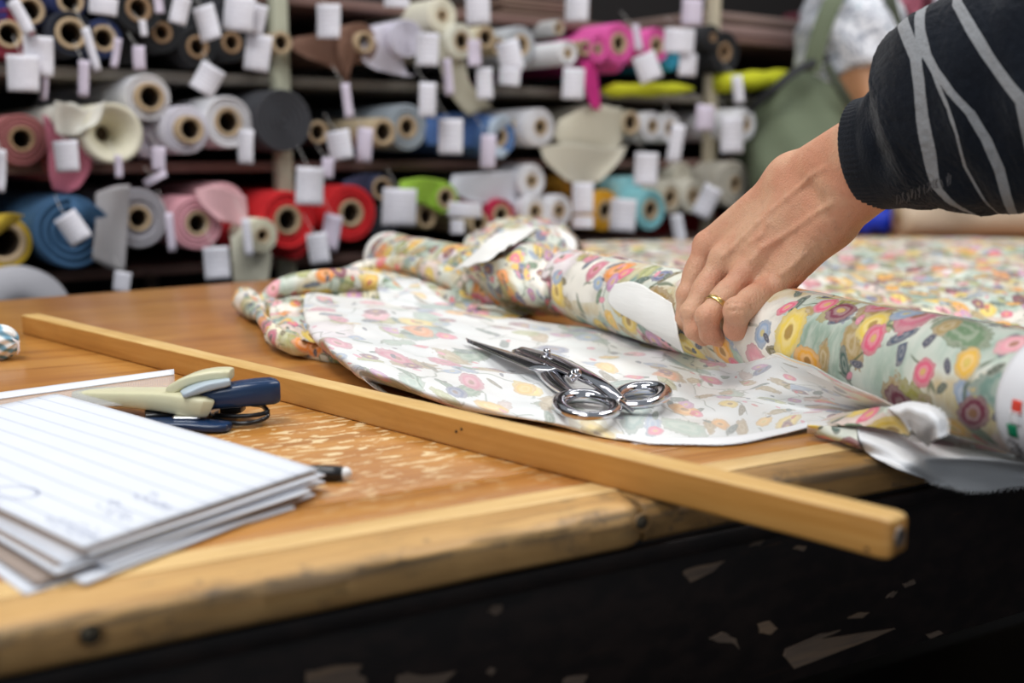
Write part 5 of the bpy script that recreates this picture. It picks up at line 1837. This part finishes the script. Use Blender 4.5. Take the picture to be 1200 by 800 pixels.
e = roll(262, 243, 29, 0, (0.74, 0.40, 0.44), 'light pink roll with folded over end behind the hollow pink one', 2, off=.04)
flap(e, [[(228, 222), (256, 218), (288, 230)], [(236, 240), (262, 242), (290, 250)], [(256, 258), (272, 262), (288, 268)]], (0.78, 0.46, 0.50), .10)
roll(274, 274, 19, 0, (0.46, 0.01, 0.02), 'deep red bundle below the folded pink roll', 2, off=.05)
e = roll(308, 276, 20, 9, (0.66, 0.64, 0.50), 'cream green roll with small wrapped end in front of the red roll', 2, off=.13)
flap(e, [[(270, 278), (290, 270), (312, 290)], [(272, 305), (290, 302), (318, 300)], [(274, 332), (295, 332), (314, 332)]], (0.55, 0.54, 0.44), .10)
RD = (0.66, 0.012, 0.018)
roll(338, 258, 34, 17, RD, 'bright red roll with hollow core, left one of the red pair', 2, off=.09)
roll(412, 250, 33, 16, RD, 'bright red roll with hollow core, right one of the red pair', 2, off=.09)
roll(345, 285, 20, 0, (0.50, 0.01, 0.016), 'darker red roll peeping out beneath the left red roll', 2, off=.05)
e = roll(448, 221, 15, 13, (0.035, 0.045, 0.10), 'dark navy roll with tan core above the tag right of the reds', 2, off=.07)
flap(e, [[(402, 212), (425, 204), (450, 204)], [(400, 224), (425, 224), (440, 226)]], (0.035, 0.045, 0.10), .05)
roll(450, 262, 20, 0, (0.04, 0.05, 0.07), 'black roll end behind the tag right of the reds', 2, off=.02)
roll(500, 254, 15, 13, (0.30, 0.26, 0.14), 'olive tan tube under the lime green roll', 2, off=.07)
e = roll(523, 232, 18, 12, (0.30, 0.52, 0.04), 'lime green roll with tan core', 2, off=.09)
flap(e, [[(468, 212), (495, 208), (522, 212)], [(470, 224), (495, 226), (512, 232)], [(486, 234), (498, 240), (512, 246)]], (0.32, 0.55, 0.05), .09)
roll(562, 262, 13, 12, (0.48, 0.38, 0.24), 'bare tan tube below the white card', 2, off=.11)
roll(545, 250, 14, 0, (0.30, 0.28, 0.26), 'grey roll hidden behind the white card', 2, off=.02)
roll(588, 252, 19, 12, (0.50, 0.01, 0.06), 'crimson roll with tan core right of the white card', 2, off=.08)
roll(624, 212, 20, 8, WH, 'white roll stacked on top of the lower row white pair', 2, off=.07)
e = roll(600, 228, 20, 0, (0.58, 0.60, 0.68), 'pale blue white roll with long body on the lower row', 2, off=.04)
flap(e, [[(530, 205), (570, 202), (612, 200)], [(528, 222), (570, 224), (606, 222)], [(550, 236), (580, 240), (604, 240)]], (0.60, 0.62, 0.70), .06)
roll(628, 248, 19, 10, WH, 'white roll with grey hollow, left one of the lower pair', 2, off=.09)
roll(656, 247, 19, 9, WH, 'white roll with grey hollow, right one of the lower pair', 2, off=.09)
e = roll(710, 247, 24, 12, (0.72, 0.36, 0.015), 'mustard orange roll with squashed end', 2, off=.07, wob=.08)
roll(668, 216, 12, 0, (0.50, 0.24, 0.02), 'brown orange roll seen above the white pair', 2, off=.02)
e = roll(763, 246, 24, 12, (0.26, 0.60, 0.66), 'aqua roll with dark core', 2, off=.10)
roll(740, 226, 19, 0, (0.30, 0.62, 0.68), 'aqua roll body behind the dark cored aqua roll', 2, off=.04)
roll(786, 232, 17, 11, (0.60, 0.56, 0.46), 'cream roll with tan core right of the aqua roll', 2, off=.06)
roll(813, 230, 20, 9, (0.66, 0.63, 0.54), 'cream roll with small centre beside the angled tag', 2, off=.07)
e = roll(862, 216, 27, 10, (0.50, 0.47, 0.40), 'thick beige roll with long body at the right of the lower row', 2, off=.09)
roll(800, 205, 15, 0, (0.60, 0.57, 0.48), 'cream roll lying on top behind the thick beige one', 2, off=.01)
roll(838, 262, 14, 0, (0.32, 0.01, 0.015), 'dark red roll low beneath the cream rolls', 2, off=.00)
roll(775, 268, 14, 0, (0.32, 0.01, 0.015), 'dark red roll low beneath the aqua roll', 2, off=-.02)
# right of the backpacker, upper shelf
roll(1072, 4, 15, 0, (0.60, 0.18, 0.26), 'rose pink roll at the top edge right of the shirt', 0, off=.1, ln=.15)
roll(1083, 30, 17, 7, (0.14, 0.012, 0.03), 'maroon roll above the striped sleeve', 0, off=.09, ln=.15)
roll(1060, 20, 13, 7, (0.40, 0.22, 0.22), 'dull pink roll beside the shirt strap', 0, off=.06, ln=.12)
roll(1110, 10, 17, 0, (0.10, 0.01, 0.025), 'dark maroon roll beside the rose pink one', 0, off=.04)
# stack of folded cloth on the upper shelf in the middle and pale one low at the left
for k, (c_, lb) in enumerate((((0.16, 0.10, 0.075), 'lowest brown folded cloth on the upper shelf'), ((0.20, 0.13, 0.10), 'second brown folded cloth from the bottom on the upper shelf'), ((0.11, 0.09, 0.08), 'third dark folded cloth on the upper shelf'), ((0.22, 0.17, 0.13), 'topmost tan folded cloth on the upper shelf'))):
    xa, xb = shx(600, 10), shx(705, 10)
    pz = RI @ ats(650, 14)[0]
    e = empty('folded_cloth', SO + SU * ((xa + xb) / 2) + SN * 0.12 + Vector((0, 0, ztop + 0.0225 * k)), SA)
    tag(e, lb, 'folded cloth', 'folded cloths on the upper shelf')
    box('folded_layer', (0, 0.12, 0.006), (xb - xa, 0.4, 0.010), cloth_mat(c_), e, 0.004)
    box('folded_layer', (0.004, 0.12, 0.0165), (xb - xa - .01, 0.4, 0.010), cloth_mat(c_), e, 0.004)
e = empty('folded_cloth', SO + SU * shx(905, 30) + SN * 0.1 + Vector((0, 0, ztop)), SA)
tag(e, 'wide mauve folded cloth on the upper shelf left of the backpack', 'folded cloth', 'folded cloths on the upper shelf')
box('folded_layer', (0, 0.16, 0.016), (0.44, 0.45, 0.030), cloth_mat((0.30, 0.20, 0.18)), e, 0.01)
box('folded_layer', (0, 0.16, 0.048), (0.42, 0.45, 0.030), cloth_mat((0.22, 0.15, 0.13)), e, 0.01)
# pale drum-like roll low at the left behind the table
p_, t_ = ats(25, 372, .10)
e = empty('fabric_roll', p_, SA)
tag(e, 'pale grey thick roll low down behind the left end of the table', 'fabric roll')
lathe('rolled_cloth', [(0.02, .03), (.02, .002), (.05, 0), (.082, .003), (.086, .01), (.086, .6)], cloth_mat((0.42, 0.42, 0.46)), e, 40, .02, 5)

# ================================================================ PAPER TAGS
def tagmat():
    n = Nodes('printed_tag_paper')
    s = n.sep(n.uv())
    p = n.obj()
    ln_ = n.m('LESS_THAN', n.m('FRACT', n.m('MULTIPLY', s[1], 7)), 0.30)
    tx = n.step(n.noise(n.v('MULTIPLY', n.comb(s[0], s[1], 0), (16, 7, 1)), 1.0, 2), 0.46, 0.52)
    inb = n.m('MULTIPLY', n.m('GREATER_THAN', s[0], 0.12), n.m('LESS_THAN', s[0], 0.88))
    f = n.m('MULTIPLY', n.m('MULTIPLY', ln_, tx), n.m('MULTIPLY', inb, 0.45))
    return n.set(n.mix(f, (0.72, 0.72, 0.79), (0.28, 0.24, 0.36)), 0.7)
M['tagm'] = tagmat()
M['tagl'] = plain('pale_lilac_paper', (0.62, 0.56, 0.68), 0.75)
M['string'] = cloth_mat((0.7, 0.68, 0.66), 0.9, 0.1, 'tag_string')
def ptag(px, py, w_, h_, rot, label, off=.15, yaw=None, lilac=False, fold=False, string=True):
    p, t = ats(px, py, off)
    k = t / F
    hw, hh = w_ * k / 2, h_ * k / 2
    yaw = rnd.uniform(-.35, .35) if yaw is None else yaw
    e = empty('price_tag', p, 0)
    tag(e, label, 'tag', 'white paper tags on the fabric rolls')
    X = Vector((math.cos(yaw), math.sin(yaw), 0)); Z = Vector((0, 0, 1)); Y = Z.cross(X)
    if yaw < 0: pass
    r_ = R(rot)
    A, B_ = X * math.cos(r_) + Z * math.sin(r_), Z * math.cos(r_) - X * math.sin(r_)
    n_ = 8
    vs, uv = [], []
    cv = rnd.uniform(-.10, .10)
    for i in range(n_):
        for j in range(3):
            s, q = i / (n_ - 1) * 2 - 1, j - 1
            vs.append(p + B_ * (hh * s) + A * (hw * q) + Y * (cv * hh * (s * s - .4) + (0.04 * hw * q * s)))
            uv.append(((q + 1) / 2, (s + 1) / 2))
    fs = [(i * 3 + j, i * 3 + j + 1, i * 3 + j + 4, i * 3 + j + 3) for i in range(n_ - 1) for j in range(2)]
    o = mesh('card', vs, fs, M['tagl'] if lilac else M['tagm'], e, uv=uv)
    solid(o, .0008, 0)
    if string:
        top_ = p + B_ * hh * .9
        end = p + B_ * hh * .98 + Z * (hh * 0.9 + .008) + SN * 0.05
        tube('string', [top_, top_.lerp(end, .5) - Z * .003, end], .0005, M['string'], e, 5)
    return e
T = [
 (25, 20, 15, 42, 27, 'slanted narrow tag at the top left corner'),
 (45, 66, 34, 46, -3, 'large tag on the far left, upper one of two overlapping'),
 (27, 86, 37, 42, -2, 'large tag on the far left, lower one of two overlapping'),
 (107, 58, 11, 52, 16, 'thin slanted tag hanging beside the dark blue roll'),
 (98, 92, 15, 42, -6, 'narrow tag hanging below the wide tan core at upper left'),
 (52, 102, 10, 30, -8, 'sliver of a tag behind the lower overlapping pair'),
 (121, 7, 34, 20, -8, 'wide tag cut by the top edge above the dark blue roll'),
 (136, 62, 10, 34, -14, 'dim narrow tag just right of the dark blue roll'),
 (163, 68, 14, 28, 0, 'faint tag hanging under the small black roll'),
 (168, 33, 8, 18, 5, 'tiny tag below the brown core at the top edge'),
 (186, 4, 10, 22, 5, 'small tag cut by the top edge between black rolls'),
 (211, 12, 20, 32, -16, 'tilted tag at the top edge over the black rolls'),
 (243, 27, 27, 40, 14, 'bright tilted tag left of the large pair near the post'),
 (280, 16, 36, 40, -8, 'large tag at the top edge, left of the pale post'),
 (302, 62, 32, 42, -10, 'large bright tag beside the pale post'),
 (300, 22, 22, 34, -14, 'tag overlapping the large one at the top edge by the post'),
 (243, 93, 30, 34, -32, 'diamond tilted tag under the top shelf board'),
 (385, 25, 30, 39, -2, 'square white tag hanging alone right of the pale post'),
 (407, 118, 10, 40, 6, 'thin grey tag at the tip of the brown hanging tail'),
 (465, 3, 30, 11, -4, 'tag cut by the top edge above the lilac white roll'),
 (501, 58, 26, 38, -3, 'tag beside the cream roll below the upper cream roll'),
 (501, 117, 20, 40, -2, 'tag hanging below the lilac white roll'),
 (525, 90, 11, 42, 6, 'thin lilac tag on the drooping beige cloth'),
 (560, 8, 28, 40, 2, 'tag at the top edge above the tan rolls'),
 (568, 98, 19, 36, 2, 'dim tag hanging below the tan rolls'),
 (556, 62, 16, 30, 2, 'lilac tag in front of the tan nearly all core roll'),
 (598, 66, 27, 36, 14, 'bright tag in front of the light grey roll'),
 (597, 90, 26, 20, -6, 'tag below the bright one at the light grey roll'),
 (676, 10, 28, 29, -2, 'tag at the top edge above the slim white roll'),
 (672, 98, 26, 36, -3, 'square tag hanging beneath the slim white roll'),
 (747, 44, 9, 30, 12, 'thin lilac tag between the two largest pink rolls'),
 (759, 79, 28, 32, 22, 'tilted tag hanging under the pink rolls'),
 (796, 48, 36, 28, -3, 'wide white tag over the turquoise roll'),
 (806, 76, 22, 26, -4, 'smaller tag below the wide one at the turquoise roll'),
 (811, 14, 24, 30, -2, 'mauve tag beside the right post at the top edge'),
 (865, 105, 12, 32, 8, 'small tag hanging in front of the right yellow roll'),
 (826, 138, 22, 30, -3, 'dim lilac tag left of the white roll by the post'),
 (858, 158, 28, 42, 0, 'tag hanging from the white roll right of the post'),
 (792, 168, 16, 44, -8, 'narrow tag hanging from the white roll left of the post'),
 (78, 183, 34, 36, 3, 'square tag under the dotted cream roll'),
 (1, 200, 13, 50, -7, 'tag at the left frame edge on the middle row'),
 (288, 172, 20, 40, -3, 'tag hanging at the right of the white roll before the charcoal spiral'),
 (139, 195, 10, 26, 0, 'small pinkish tag below the large cream roll'),
 (186, 186, 16, 28, -3, 'lilac tag between the large cream and the lilac white roll'),
 (398, 170, 30, 34, 9, 'tilted tag left of the tan roll on the middle row'),
 (427, 170, 18, 40, -5, 'lilac tag touching the tan roll on the middle row'),
 (384, 197, 14, 24, -6, 'small lilac tag under the thin black roll'),
 (528, 160, 29, 41, -1, 'upright tag in front of the mid blue roll'),
 (572, 178, 18, 40, -3, 'pinkish tag hanging at the end of the mid blue roll'),
 (363, 218, 32, 44, -4, 'large tag hanging between the two bright red rolls'),
 (388, 272, 22, 42, -12, 'dim tag between the red rolls, upper one of two'),
 (373, 291, 25, 36, 8, 'dim tag low between the red rolls, lower one of two'),
 (86, 267, 28, 36, 32, 'tilted tag on the end of the denim blue roll'),
 (182, 209, 34, 9, 24, 'thin strip of paper sticking out above the grey roll'),
 (143, 330, 20, 24, -10, 'small tag low under the flap of the grey roll'),
 (200, 272, 9, 46, 3, 'thin tag between the grey and light pink rolls'),
 (290, 278, 10, 44, 4, 'thin tag between the folded pink and the cream green roll'),
 (254, 308, 29, 38, 2, 'dim tag hanging low under the light pink roll'),
 (468, 243, 40, 44, -3, 'large tag right of the bright red pair'),
 (545, 246, 40, 17, -4, 'wide white card above the bare tan tube'),
 (536, 266, 16, 16, 0, 'little tag below the wide white card'),
 (683, 232, 25, 36, 0, 'tag left of the mustard orange roll, upper one'),
 (683, 260, 25, 14, 0, 'tag left of the mustard orange roll, lower one'),
 (730, 252, 30, 38, -4, 'torn tag in front of the mustard orange roll'),
 (757, 198, 27, 38, -2, 'tag hanging above the aqua roll'),
 (828, 236, 22, 38, -26, 'angled tag on the cream roll with small centre'),
 (795, 268, 14, 34, 12, 'narrow tag low between the dark red rolls'),
 (1106, 3, 22, 16, 0, 'tag at the top edge above the striped sleeve'),
]
lil = {52, 98, 163, 525, 556, 747, 811, 826, 139, 186, 427, 384, 572, 388, 200, 407, 182, 136}
for t_ in T:
    ptag(*t_[:5], ('pale lilac paper ' if t_[0] in lil else 'white paper ') + t_[5] if False else t_[5], lilac=t_[0] in lil, off=.155 if t_[1] > 210 else .16)

# ================================================================ BACKPACKER BEHIND THE TABLE
def W(px, py, d): return np.array(atd(px, py, d))
PD = 2.95
def pz(px, z, d=PD):
    """point at height z in the column px at distance y = d"""
    return np.array([(px - 600) / F * d * 1.0, d, z])
Bx = 1000
M['skin2'] = skin_mat('tanned_skin', (0.46, 0.235, 0.12), (0.42, 0.20, 0.10), (0.32, 0.15, 0.08), 0.3)
sh_ = W(1003, -5, PD - .10); el = W(1024, 128, PD - .16); wrs = W(1110, 172, PD - .36)
sh2 = sh_ + np.array([0.02, .34, 0]); el2 = el + np.array([.02, .42, 0]); wr2 = el2 + np.array([.20, -.02, .05])
cx = pz(992, 0)[0]
chest = np.array([cx, PD + .07, 1.36]); waist = np.array([cx - .01, PD + .07, 1.08]); hip = np.array([cx, PD + .07, .93])
neck = np.array([cx + .01, PD + .07, 1.56]); head = np.array([cx + .05, PD + .07, 1.70])
kn = [np.array([cx + .01, PD + .07 + s * .10, .48]) for s in (-1, 1)]
an = [np.array([cx - .01, PD + .07 + s * .10, .07]) for s in (-1, 1)]
def pbody(P, g=0.0, part='all'):
    D = caps_sdf(P, chest + np.array([0, -.07, .05]), chest + np.array([0, .07, .05]), .105, .105)
    D = smin(D, caps_sdf(P, chest + np.array([0, -.045, 0]), waist + np.array([0, -.04, 0]), .112, .095), .04)
    D = smin(D, caps_sdf(P, chest + np.array([0, .045, 0]), waist + np.array([0, .04, 0]), .112, .095), .04)
    D = smin(D, caps_sdf(P, waist, hip, .10, .115), .05)
    return D
def arms(P, g=0.0):
    a = smin(caps_sdf(P, sh_, el, .052, .040), caps_sdf(P, el, wrs, .040, .026), .02)
    b = smin(caps_sdf(P, sh2, el2, .052, .040), caps_sdf(P, el2, wr2, .040, .026), .02)
    for w_, dr in ((wrs, wrs - el), (wr2, wr2 - el2)):
        dr = dr / np.linalg.norm(dr); sd = np.cross(dr, [0, 0, 1])
        q = caps_sdf(P, w_, w_ + dr * .07, .028, .030)
        for k in range(4):
            q = smin(q, caps_sdf(P, w_ + dr * .08 + sd * (k - 1.5) * .019, w_ + dr * (.145 - .012 * abs(k - 1.3)) + sd * (k - 1.5) * .021 - np.array([0, 0, .02]), .0105, .008), .006)
        q = smin(q, caps_sdf(P, w_ + dr * .02, w_ + dr * .07 + sd * .05, .014, .010), .01)
        if w_ is wrs: a = smin(a, q, .01)
        else: b = smin(b, q, .01)
    return np.minimum(a, b)
def full(P):
    D = smin(pbody(P), arms(P), .035)
    D = smin(D, caps_sdf(P, chest + np.array([0, 0, .12]), neck + np.array([0, 0, .03]), .062, .056), .04)
    h = caps_sdf(P, head + np.array([-.015, 0, .03]), head + np.array([.01, 0, .02]), .088, .085)
    h = smin(h, caps_sdf(P, head + np.array([.02, 0, -.02]), head + np.array([.045, 0, -.075]), .065, .042), .03)
    h = smin(h, caps_sdf(P, head + np.array([.098, 0, 0.0]), head + np.array([.112, 0, -.03]), .010, .014), .014)
    h = smin(h, caps_sdf(P, head + np.array([.088, -.018, -.062]), head + np.array([.088, .018, -.062]), .009, .009), .006)
    for s in (-1, 1):
        h = smin(h, caps_sdf(P, head + np.array([-.005, s * .088, .01]), head + np.array([-.01, s * .090, -.03]), .013, .009), .008)
        e_p = head + np.array([.093, s * .033, .008])
        h = np.maximum(h, -caps_sdf(P, e_p + np.array([.012, 0, 0]), e_p + np.array([.012, 0, 0]), .014, .014))
        h = smin(h, caps_sdf(P, e_p - np.array([.008, 0, 0]), e_p - np.array([.008, 0, 0]), .012, .012), .003)
    D = smin(D, h, .03)
    for s in (0, 1):
        hp = hip + np.array([0, (-.085 if s == 0 else .085), -.03])
        D = smin(D, caps_sdf(P, hp, kn[s], .085, .055), .03)
        D = smin(D, caps_sdf(P, kn[s], an[s], .055, .038), .02)
        D = smin(D, caps_sdf(P, an[s] + np.array([-.03, 0, -.03]), an[s] + np.array([.16, 0, -.035]), .035, .028), .03)
    return D.astype(np.float32)
p2 = empty('person', (cx, PD + .07, 0))
tag(p2, 'person behind the table in a white shirt with grey floral print, wearing an olive backpack', 'person')
lo2 = np.array([cx - .3, PD - .62, 0.0]); hi2 = np.array([cx + .50, PD + .62, 1.86])
sdf_obj('body', full, lo2, hi2, 0.0125, M['skin2'], p2, 2)
def shirtmat():
    n = Nodes('white_floral_shirt')
    p = n.obj()
    a = n.noise(p, 22, 4, 0.6, 1.5)
    b = n.noise(n.v('ADD', p, (3, 2, 1)), 45, 3, 0.6, 1.0)
    m1 = n.m('MULTIPLY', n.step(n.m('ABSOLUTE', n.m('SUBTRACT', a, 0.5)), 0.045, 0.015), 0.75)
    m2 = n.m('MULTIPLY', n.step(b, 0.56, 0.66), 0.6)
    c = n.mix(m2, (0.74, 0.76, 0.82), (0.20, 0.33, 0.40))
    c = n.mix(m1, c, (0.10, 0.13, 0.20))
    return n.set(c, 0.8)
M['shirt'] = shirtmat()
hem_d = (el - sh_) / np.linalg.norm(el - sh_)
hem_p = W(1022, 85, PD - .14)
def shirt(P):
    D = pbody(P) - .012
    D = smin(D, caps_sdf(P, sh_, hem_p, .078, .070), .05)
    D = smin(D, caps_sdf(P, sh2, sh2 + (hem_p - sh_), .074, .068), .05)
    # open sleeve ends and hem
    D = np.maximum(D, np.where((P[..., 1] < PD - .05), ((P - hem_p) @ hem_d), -1))
    D = np.maximum(D, np.where((P[..., 1] > PD + .22), ((P - (sh2 + hem_p - sh_)) @ hem_d), -1))
    D = np.maximum(D, 0.92 - P[..., 2])
    D = D + 0.004 * np.sin(P[..., 2] * 60 + P[..., 0] * 50)
    return D.astype(np.float32)
sdf_obj('shirt', shirt, lo2 + np.array([0, 0, .85]), np.array([hi2[0], hi2[1], 1.62]), 0.010, M['shirt'], p2, 2)
def trous(P):
    D = caps_sdf(P, hip + np.array([0, -.04, 0]), hip + np.array([0, .04, 0]), .125, .125)
    for s in (0, 1):
        hp = hip + np.array([0, (-.085 if s == 0 else .085), -.03])
        D = smin(D, caps_sdf(P, hp, kn[s], .095, .070), .03)
        D = smin(D, caps_sdf(P, kn[s], an[s], .070, .062), .02)
    D = np.maximum(D, P[..., 2] - 1.0)
    return np.maximum(D, .06 - P[..., 2]).astype(np.float32)
sdf_obj('trousers', trous, lo2, np.array([hi2[0], hi2[1], 1.05]), 0.014, cloth_mat((0.03, 0.035, 0.06)), p2, 2)
def hairf(P):
    h = caps_sdf(P, head + np.array([-.022, 0, .035]), head + np.array([-.005, 0, .035]), .096, .092)
    h = np.maximum(h, (P[..., 0] - head[0] - .055))
    return np.maximum(h, (head[2] - .05 - P[..., 2]) + (P[..., 0] - head[0]) * .8).astype(np.float32)
sdf_obj('hair', hairf, head - .16, head + .16, 0.010, cloth_mat((0.03, 0.018, 0.01), 0.6), p2, 2)

# backpack
M['olive'] = cloth_mat((0.125, 0.155, 0.095), 0.8, 0.22, 'olive_canvas')
M['olived'] = cloth_mat((0.055, 0.068, 0.045), 0.8, 0.2, 'dark_olive_webbing')
M['bdark'] = cloth_mat((0.025, 0.028, 0.032), 0.8, 0.2, 'black_webbing')
bk = empty('backpack', (cx - .17, PD, 1.0))
tag(bk, 'olive green canvas backpack on the back of the person behind the table', 'backpack')
b1, b2, b3 = W(948, 118, PD - .08), W(925, 180, PD - .10), W(958, 215, PD - .10)
def bpk(P):
    D = caps_sdf(P, b1 + [0.0, .05, 0], b2 + [0.0, .04, 0], .075, .090)
    D = smin(D, caps_sdf(P, b1 + [0.045, .0, .0], b3 + [.0, 0, 0], .060, .105), .06)
    D = smin(D, caps_sdf(P, b1 + [0.0, .24, 0], b2 + [0.0, .24, 0], .075, .10), .09)
    D = smin(D, caps_sdf(P, b3, b3 + [0.0, .22, 0], .10, .10), .09)
    D = smin(D, caps_sdf(P, b2 + [0, 0, -.08], b3 + [0, .1, -.09], .09, .09), .06)
    return (D + .004 * np.sin(P[..., 0] * 55 + P[..., 2] * 25)).astype(np.float32)
sdf_obj('bag_body', bpk, b2 + [-.17, -.17, -.30], b1 + [.24, .42, .20], .009, M['olive'], bk, 2)
def strap(name, pts, w_, mat, th_=.006):
    A = cr([tuple(W(*p)) for p in pts], 30)
    vs = []
    for i in range(30):
        p = Vector(A[i]); t = Vector(A[min(i + 1, 29)] - A[max(i - 1, 0)]).normalized()
        vw = (p - CO).normalized()
        s = t.cross(vw).normalized()
        nn = s.cross(t)
        ww = w_ * PD / F / 2
        vs += [p - s * ww, p + s * ww, p + s * ww + nn * th_, p - s * ww + nn * th_]
    fs = [(i * 4 + k, i * 4 + (k + 1) % 4, (i + 1) * 4 + (k + 1) % 4, (i + 1) * 4 + k) for i in range(29) for k in range(4)]
    fs += [(3, 2, 1, 0), (116, 117, 118, 119)]
    o = mesh(name, vs, fs, mat, bk)
    bm = bmesh.new(); bm.from_mesh(o.data); bmesh.ops.recalc_face_normals(bm, faces=bm.faces); bm.to_mesh(o.data); bm.free()
    return bevel(o, .002)
strap('shoulder_strap', [(1000, -50, PD - .14), (982, -10, PD - .20), (970, 15, PD - .21), (958, 50, PD - .20), (950, 85, PD - .18)], 20, M['olive'])
strap('shoulder_strap', [(1010, -60, PD - .12), (1038, -10, PD - .20), (1048, 20, PD - .20), (1056, 55, PD - .18), (1052, 95, PD - .14)], 13, M['olived'])
strap('black_trim', [(876, 130, PD - .10), (905, 106, PD - .19), (935, 82, PD - .20), (972, 66, PD - .18)], 9, M['bdark'])
strap('side_strap', [(968, 75, PD - .19), (985, 105, PD - .19), (1004, 135, PD - .16), (1016, 160, PD - .12)], 10, M['olived'])

# ================================================================ REST OF THE PERSON WITH THE STRIPED SWEATER (stands right of the frame)
fd = np.array([-.50, .866, 0.0]); lf = np.array([-.866, -.50, 0.0]); UPZ = np.array([0, 0, 1.0])
tc = np.array([.955, .665, 0.0])
def B(f_, l_, z_): return tc + fd * f_ + lf * l_ + UPZ * z_
elbow = np.array(RA[-1, :3])
shL, shR = B(.02, .185, 1.41), B(-.01, -.185, 1.41)
elR, wrR = B(-.03, -.25, 1.12), B(.10, -.25, .90)
hd = B(.05, 0, 1.67)
def sweater(P):
    D = caps_sdf(P, B(0, -.08, 1.36), B(0, .08, 1.36), .125, .125)
    D = smin(D, caps_sdf(P, B(0, -.07, 1.30), B(.01, -.06, .98), .125, .120), .05)
    D = smin(D, caps_sdf(P, B(0, .07, 1.30), B(.01, .06, .98), .125, .120), .05)
    D = smin(D, caps_sdf(P, shL, elbow, .078, .068), .05)
    D = smin(D, caps_sdf(P, shR, elR, .078, .062), .05)
    D = smin(D, caps_sdf(P, elR, wrR, .062, .042), .03)
    D = smin(D, caps_sdf(P, B(0, 0, 1.44), B(.01, 0, 1.50), .080, .070), .04)
    return np.maximum(D, .93 - np.where(P[..., 0] > .6, P[..., 2], 2) - (np.linalg.norm((P - wrR)[..., :2], axis=-1) < .07) * .1).astype(np.float32)
def bare(P):
    D = caps_sdf(P, B(0, 0, 1.40), hd - UPZ * .07, .062, .056)
    h = caps_sdf(P, hd + fd * -.02 + UPZ * .03, hd + fd * .01 + UPZ * .02, .090, .086)
    h = smin(h, caps_sdf(P, hd + fd * .02 - UPZ * .02, hd + fd * .045 - UPZ * .08, .066, .042), .03)
    h = smin(h, caps_sdf(P, hd + fd * .098, hd + fd * .114 - UPZ * .03, .010, .014), .014)
    h = smin(h, caps_sdf(P, hd + fd * .088 - lf * .018 - UPZ * .064, hd + fd * .088 + lf * .018 - UPZ * .064, .009, .009), .006)
    for s in (-1, 1):
        h = smin(h, caps_sdf(P, hd + lf * s * .090 + UPZ * .01, hd + lf * s * .092 - UPZ * .03, .013, .009), .008)
        ep = hd + fd * .105 + lf * s * .033 + UPZ * .008
        h = np.maximum(h, -caps_sdf(P, ep, ep, .014, .014))
        h = smin(h, caps_sdf(P, ep - fd * .020, ep - fd * .020, .012, .012), .003)
    return smin(D, h, .03).astype(np.float32)
def rhand(P):
    q = caps_sdf(P, wrR + UPZ * .03, wrR - UPZ * .03, .027, .028)
    q = smin(q, caps_sdf(P, wrR - UPZ * .03 + fd * .02, wrR - UPZ * .09 + fd * .02, .024, .024), .02)
    for k in range(4):
        a = wrR - UPZ * .10 + fd * (.045 - .021 * k); b = a - UPZ * (.055, .066, .062, .048)[k] + lf * .018
        q = smin(q, smin(caps_sdf(P, a, a * .5 + b * .5 + lf * -.006, .0100, .0092), caps_sdf(P, a * .5 + b * .5 + lf * -.006, b, .0092, .0076), .004), .006)
    q = smin(q, smin(caps_sdf(P, wrR - UPZ * .04 + fd * .03, wrR - UPZ * .08 + fd * .062, .015, .011), caps_sdf(P, wrR - UPZ * .08 + fd * .062, wrR - UPZ * .115 + fd * .066, .011, .0085), .004), .01)
    return q.astype(np.float32)
def slacks(P):
    D = caps_sdf(P, B(.01, -.05, .96), B(.01, .05, .96), .128, .128)
    for s in (-1, 1):
        D = smin(D, caps_sdf(P, B(0, s * .09, .90), B(.02, s * .10, .48), .098, .070), .03)
        D = smin(D, caps_sdf(P, B(.02, s * .10, .48), B(-.02, s * .10, .10), .070, .060), .02)
    return np.maximum(np.maximum(D, P[..., 2] - 1.0), .05 - P[..., 2]).astype(np.float32)
def hair2(P):
    h = caps_sdf(P, hd - fd * .022 + UPZ * .038, hd + fd * .0 + UPZ * .038, .096, .092)
    f_ = (P - hd) @ fd
    return np.maximum(np.maximum(h, f_ - .06), (hd[2] - .05 - P[..., 2]) + f_ * .9).astype(np.float32)
n_ = Nodes('plain_navy_knit'); M['knit2'] = n_.set(n_.mix(n_.noise(n_.obj(), 30, 4), (0.003, 0.004, 0.007), (0.009, 0.013, 0.022)), 0.95)
lo4 = np.minimum(tc, elbow) - .28; hi4 = tc + .40
sdf_obj('sweater_body', sweater, (elbow[0] - .09, .20, .84), (1.40, 1.10, 1.58), .011, M['knit2'], prs, 2)
sdf_obj('head', bare, hd - np.array([.17, .17, .32]), hd + .17, .007, M['skin'], prs, 2)
sdf_obj('right_hand', rhand, wrR - np.array([.09, .09, .20]), wrR + np.array([.12, .12, .08]), .0035, M['skin'], prs, 1)
sdf_obj('trousers', slacks, (.65, .35, .03), (1.25, .98, 1.02), .013, cloth_mat((0.03, 0.04, 0.07)), prs, 2)
sdf_obj('hair', hair2, hd - .16, hd + .16, .009, cloth_mat((0.05, 0.03, 0.018), 0.6), prs, 2)
for s in (-1, 1):
    def shoe(P, s=s): return np.maximum(caps_sdf(P, B(-.05, s * .10, .045), B(.16, s * .11, .038), .044, .037), .002 - P[..., 2]).astype(np.float32)
    c_ = B(.05, s * .10, .05)
    sdf_obj('shoe', shoe, c_ - np.array([.2, .2, .06]), c_ + np.array([.2, .2, .08]), .008, cloth_mat((0.02, 0.015, 0.012), 0.5), prs, 1)
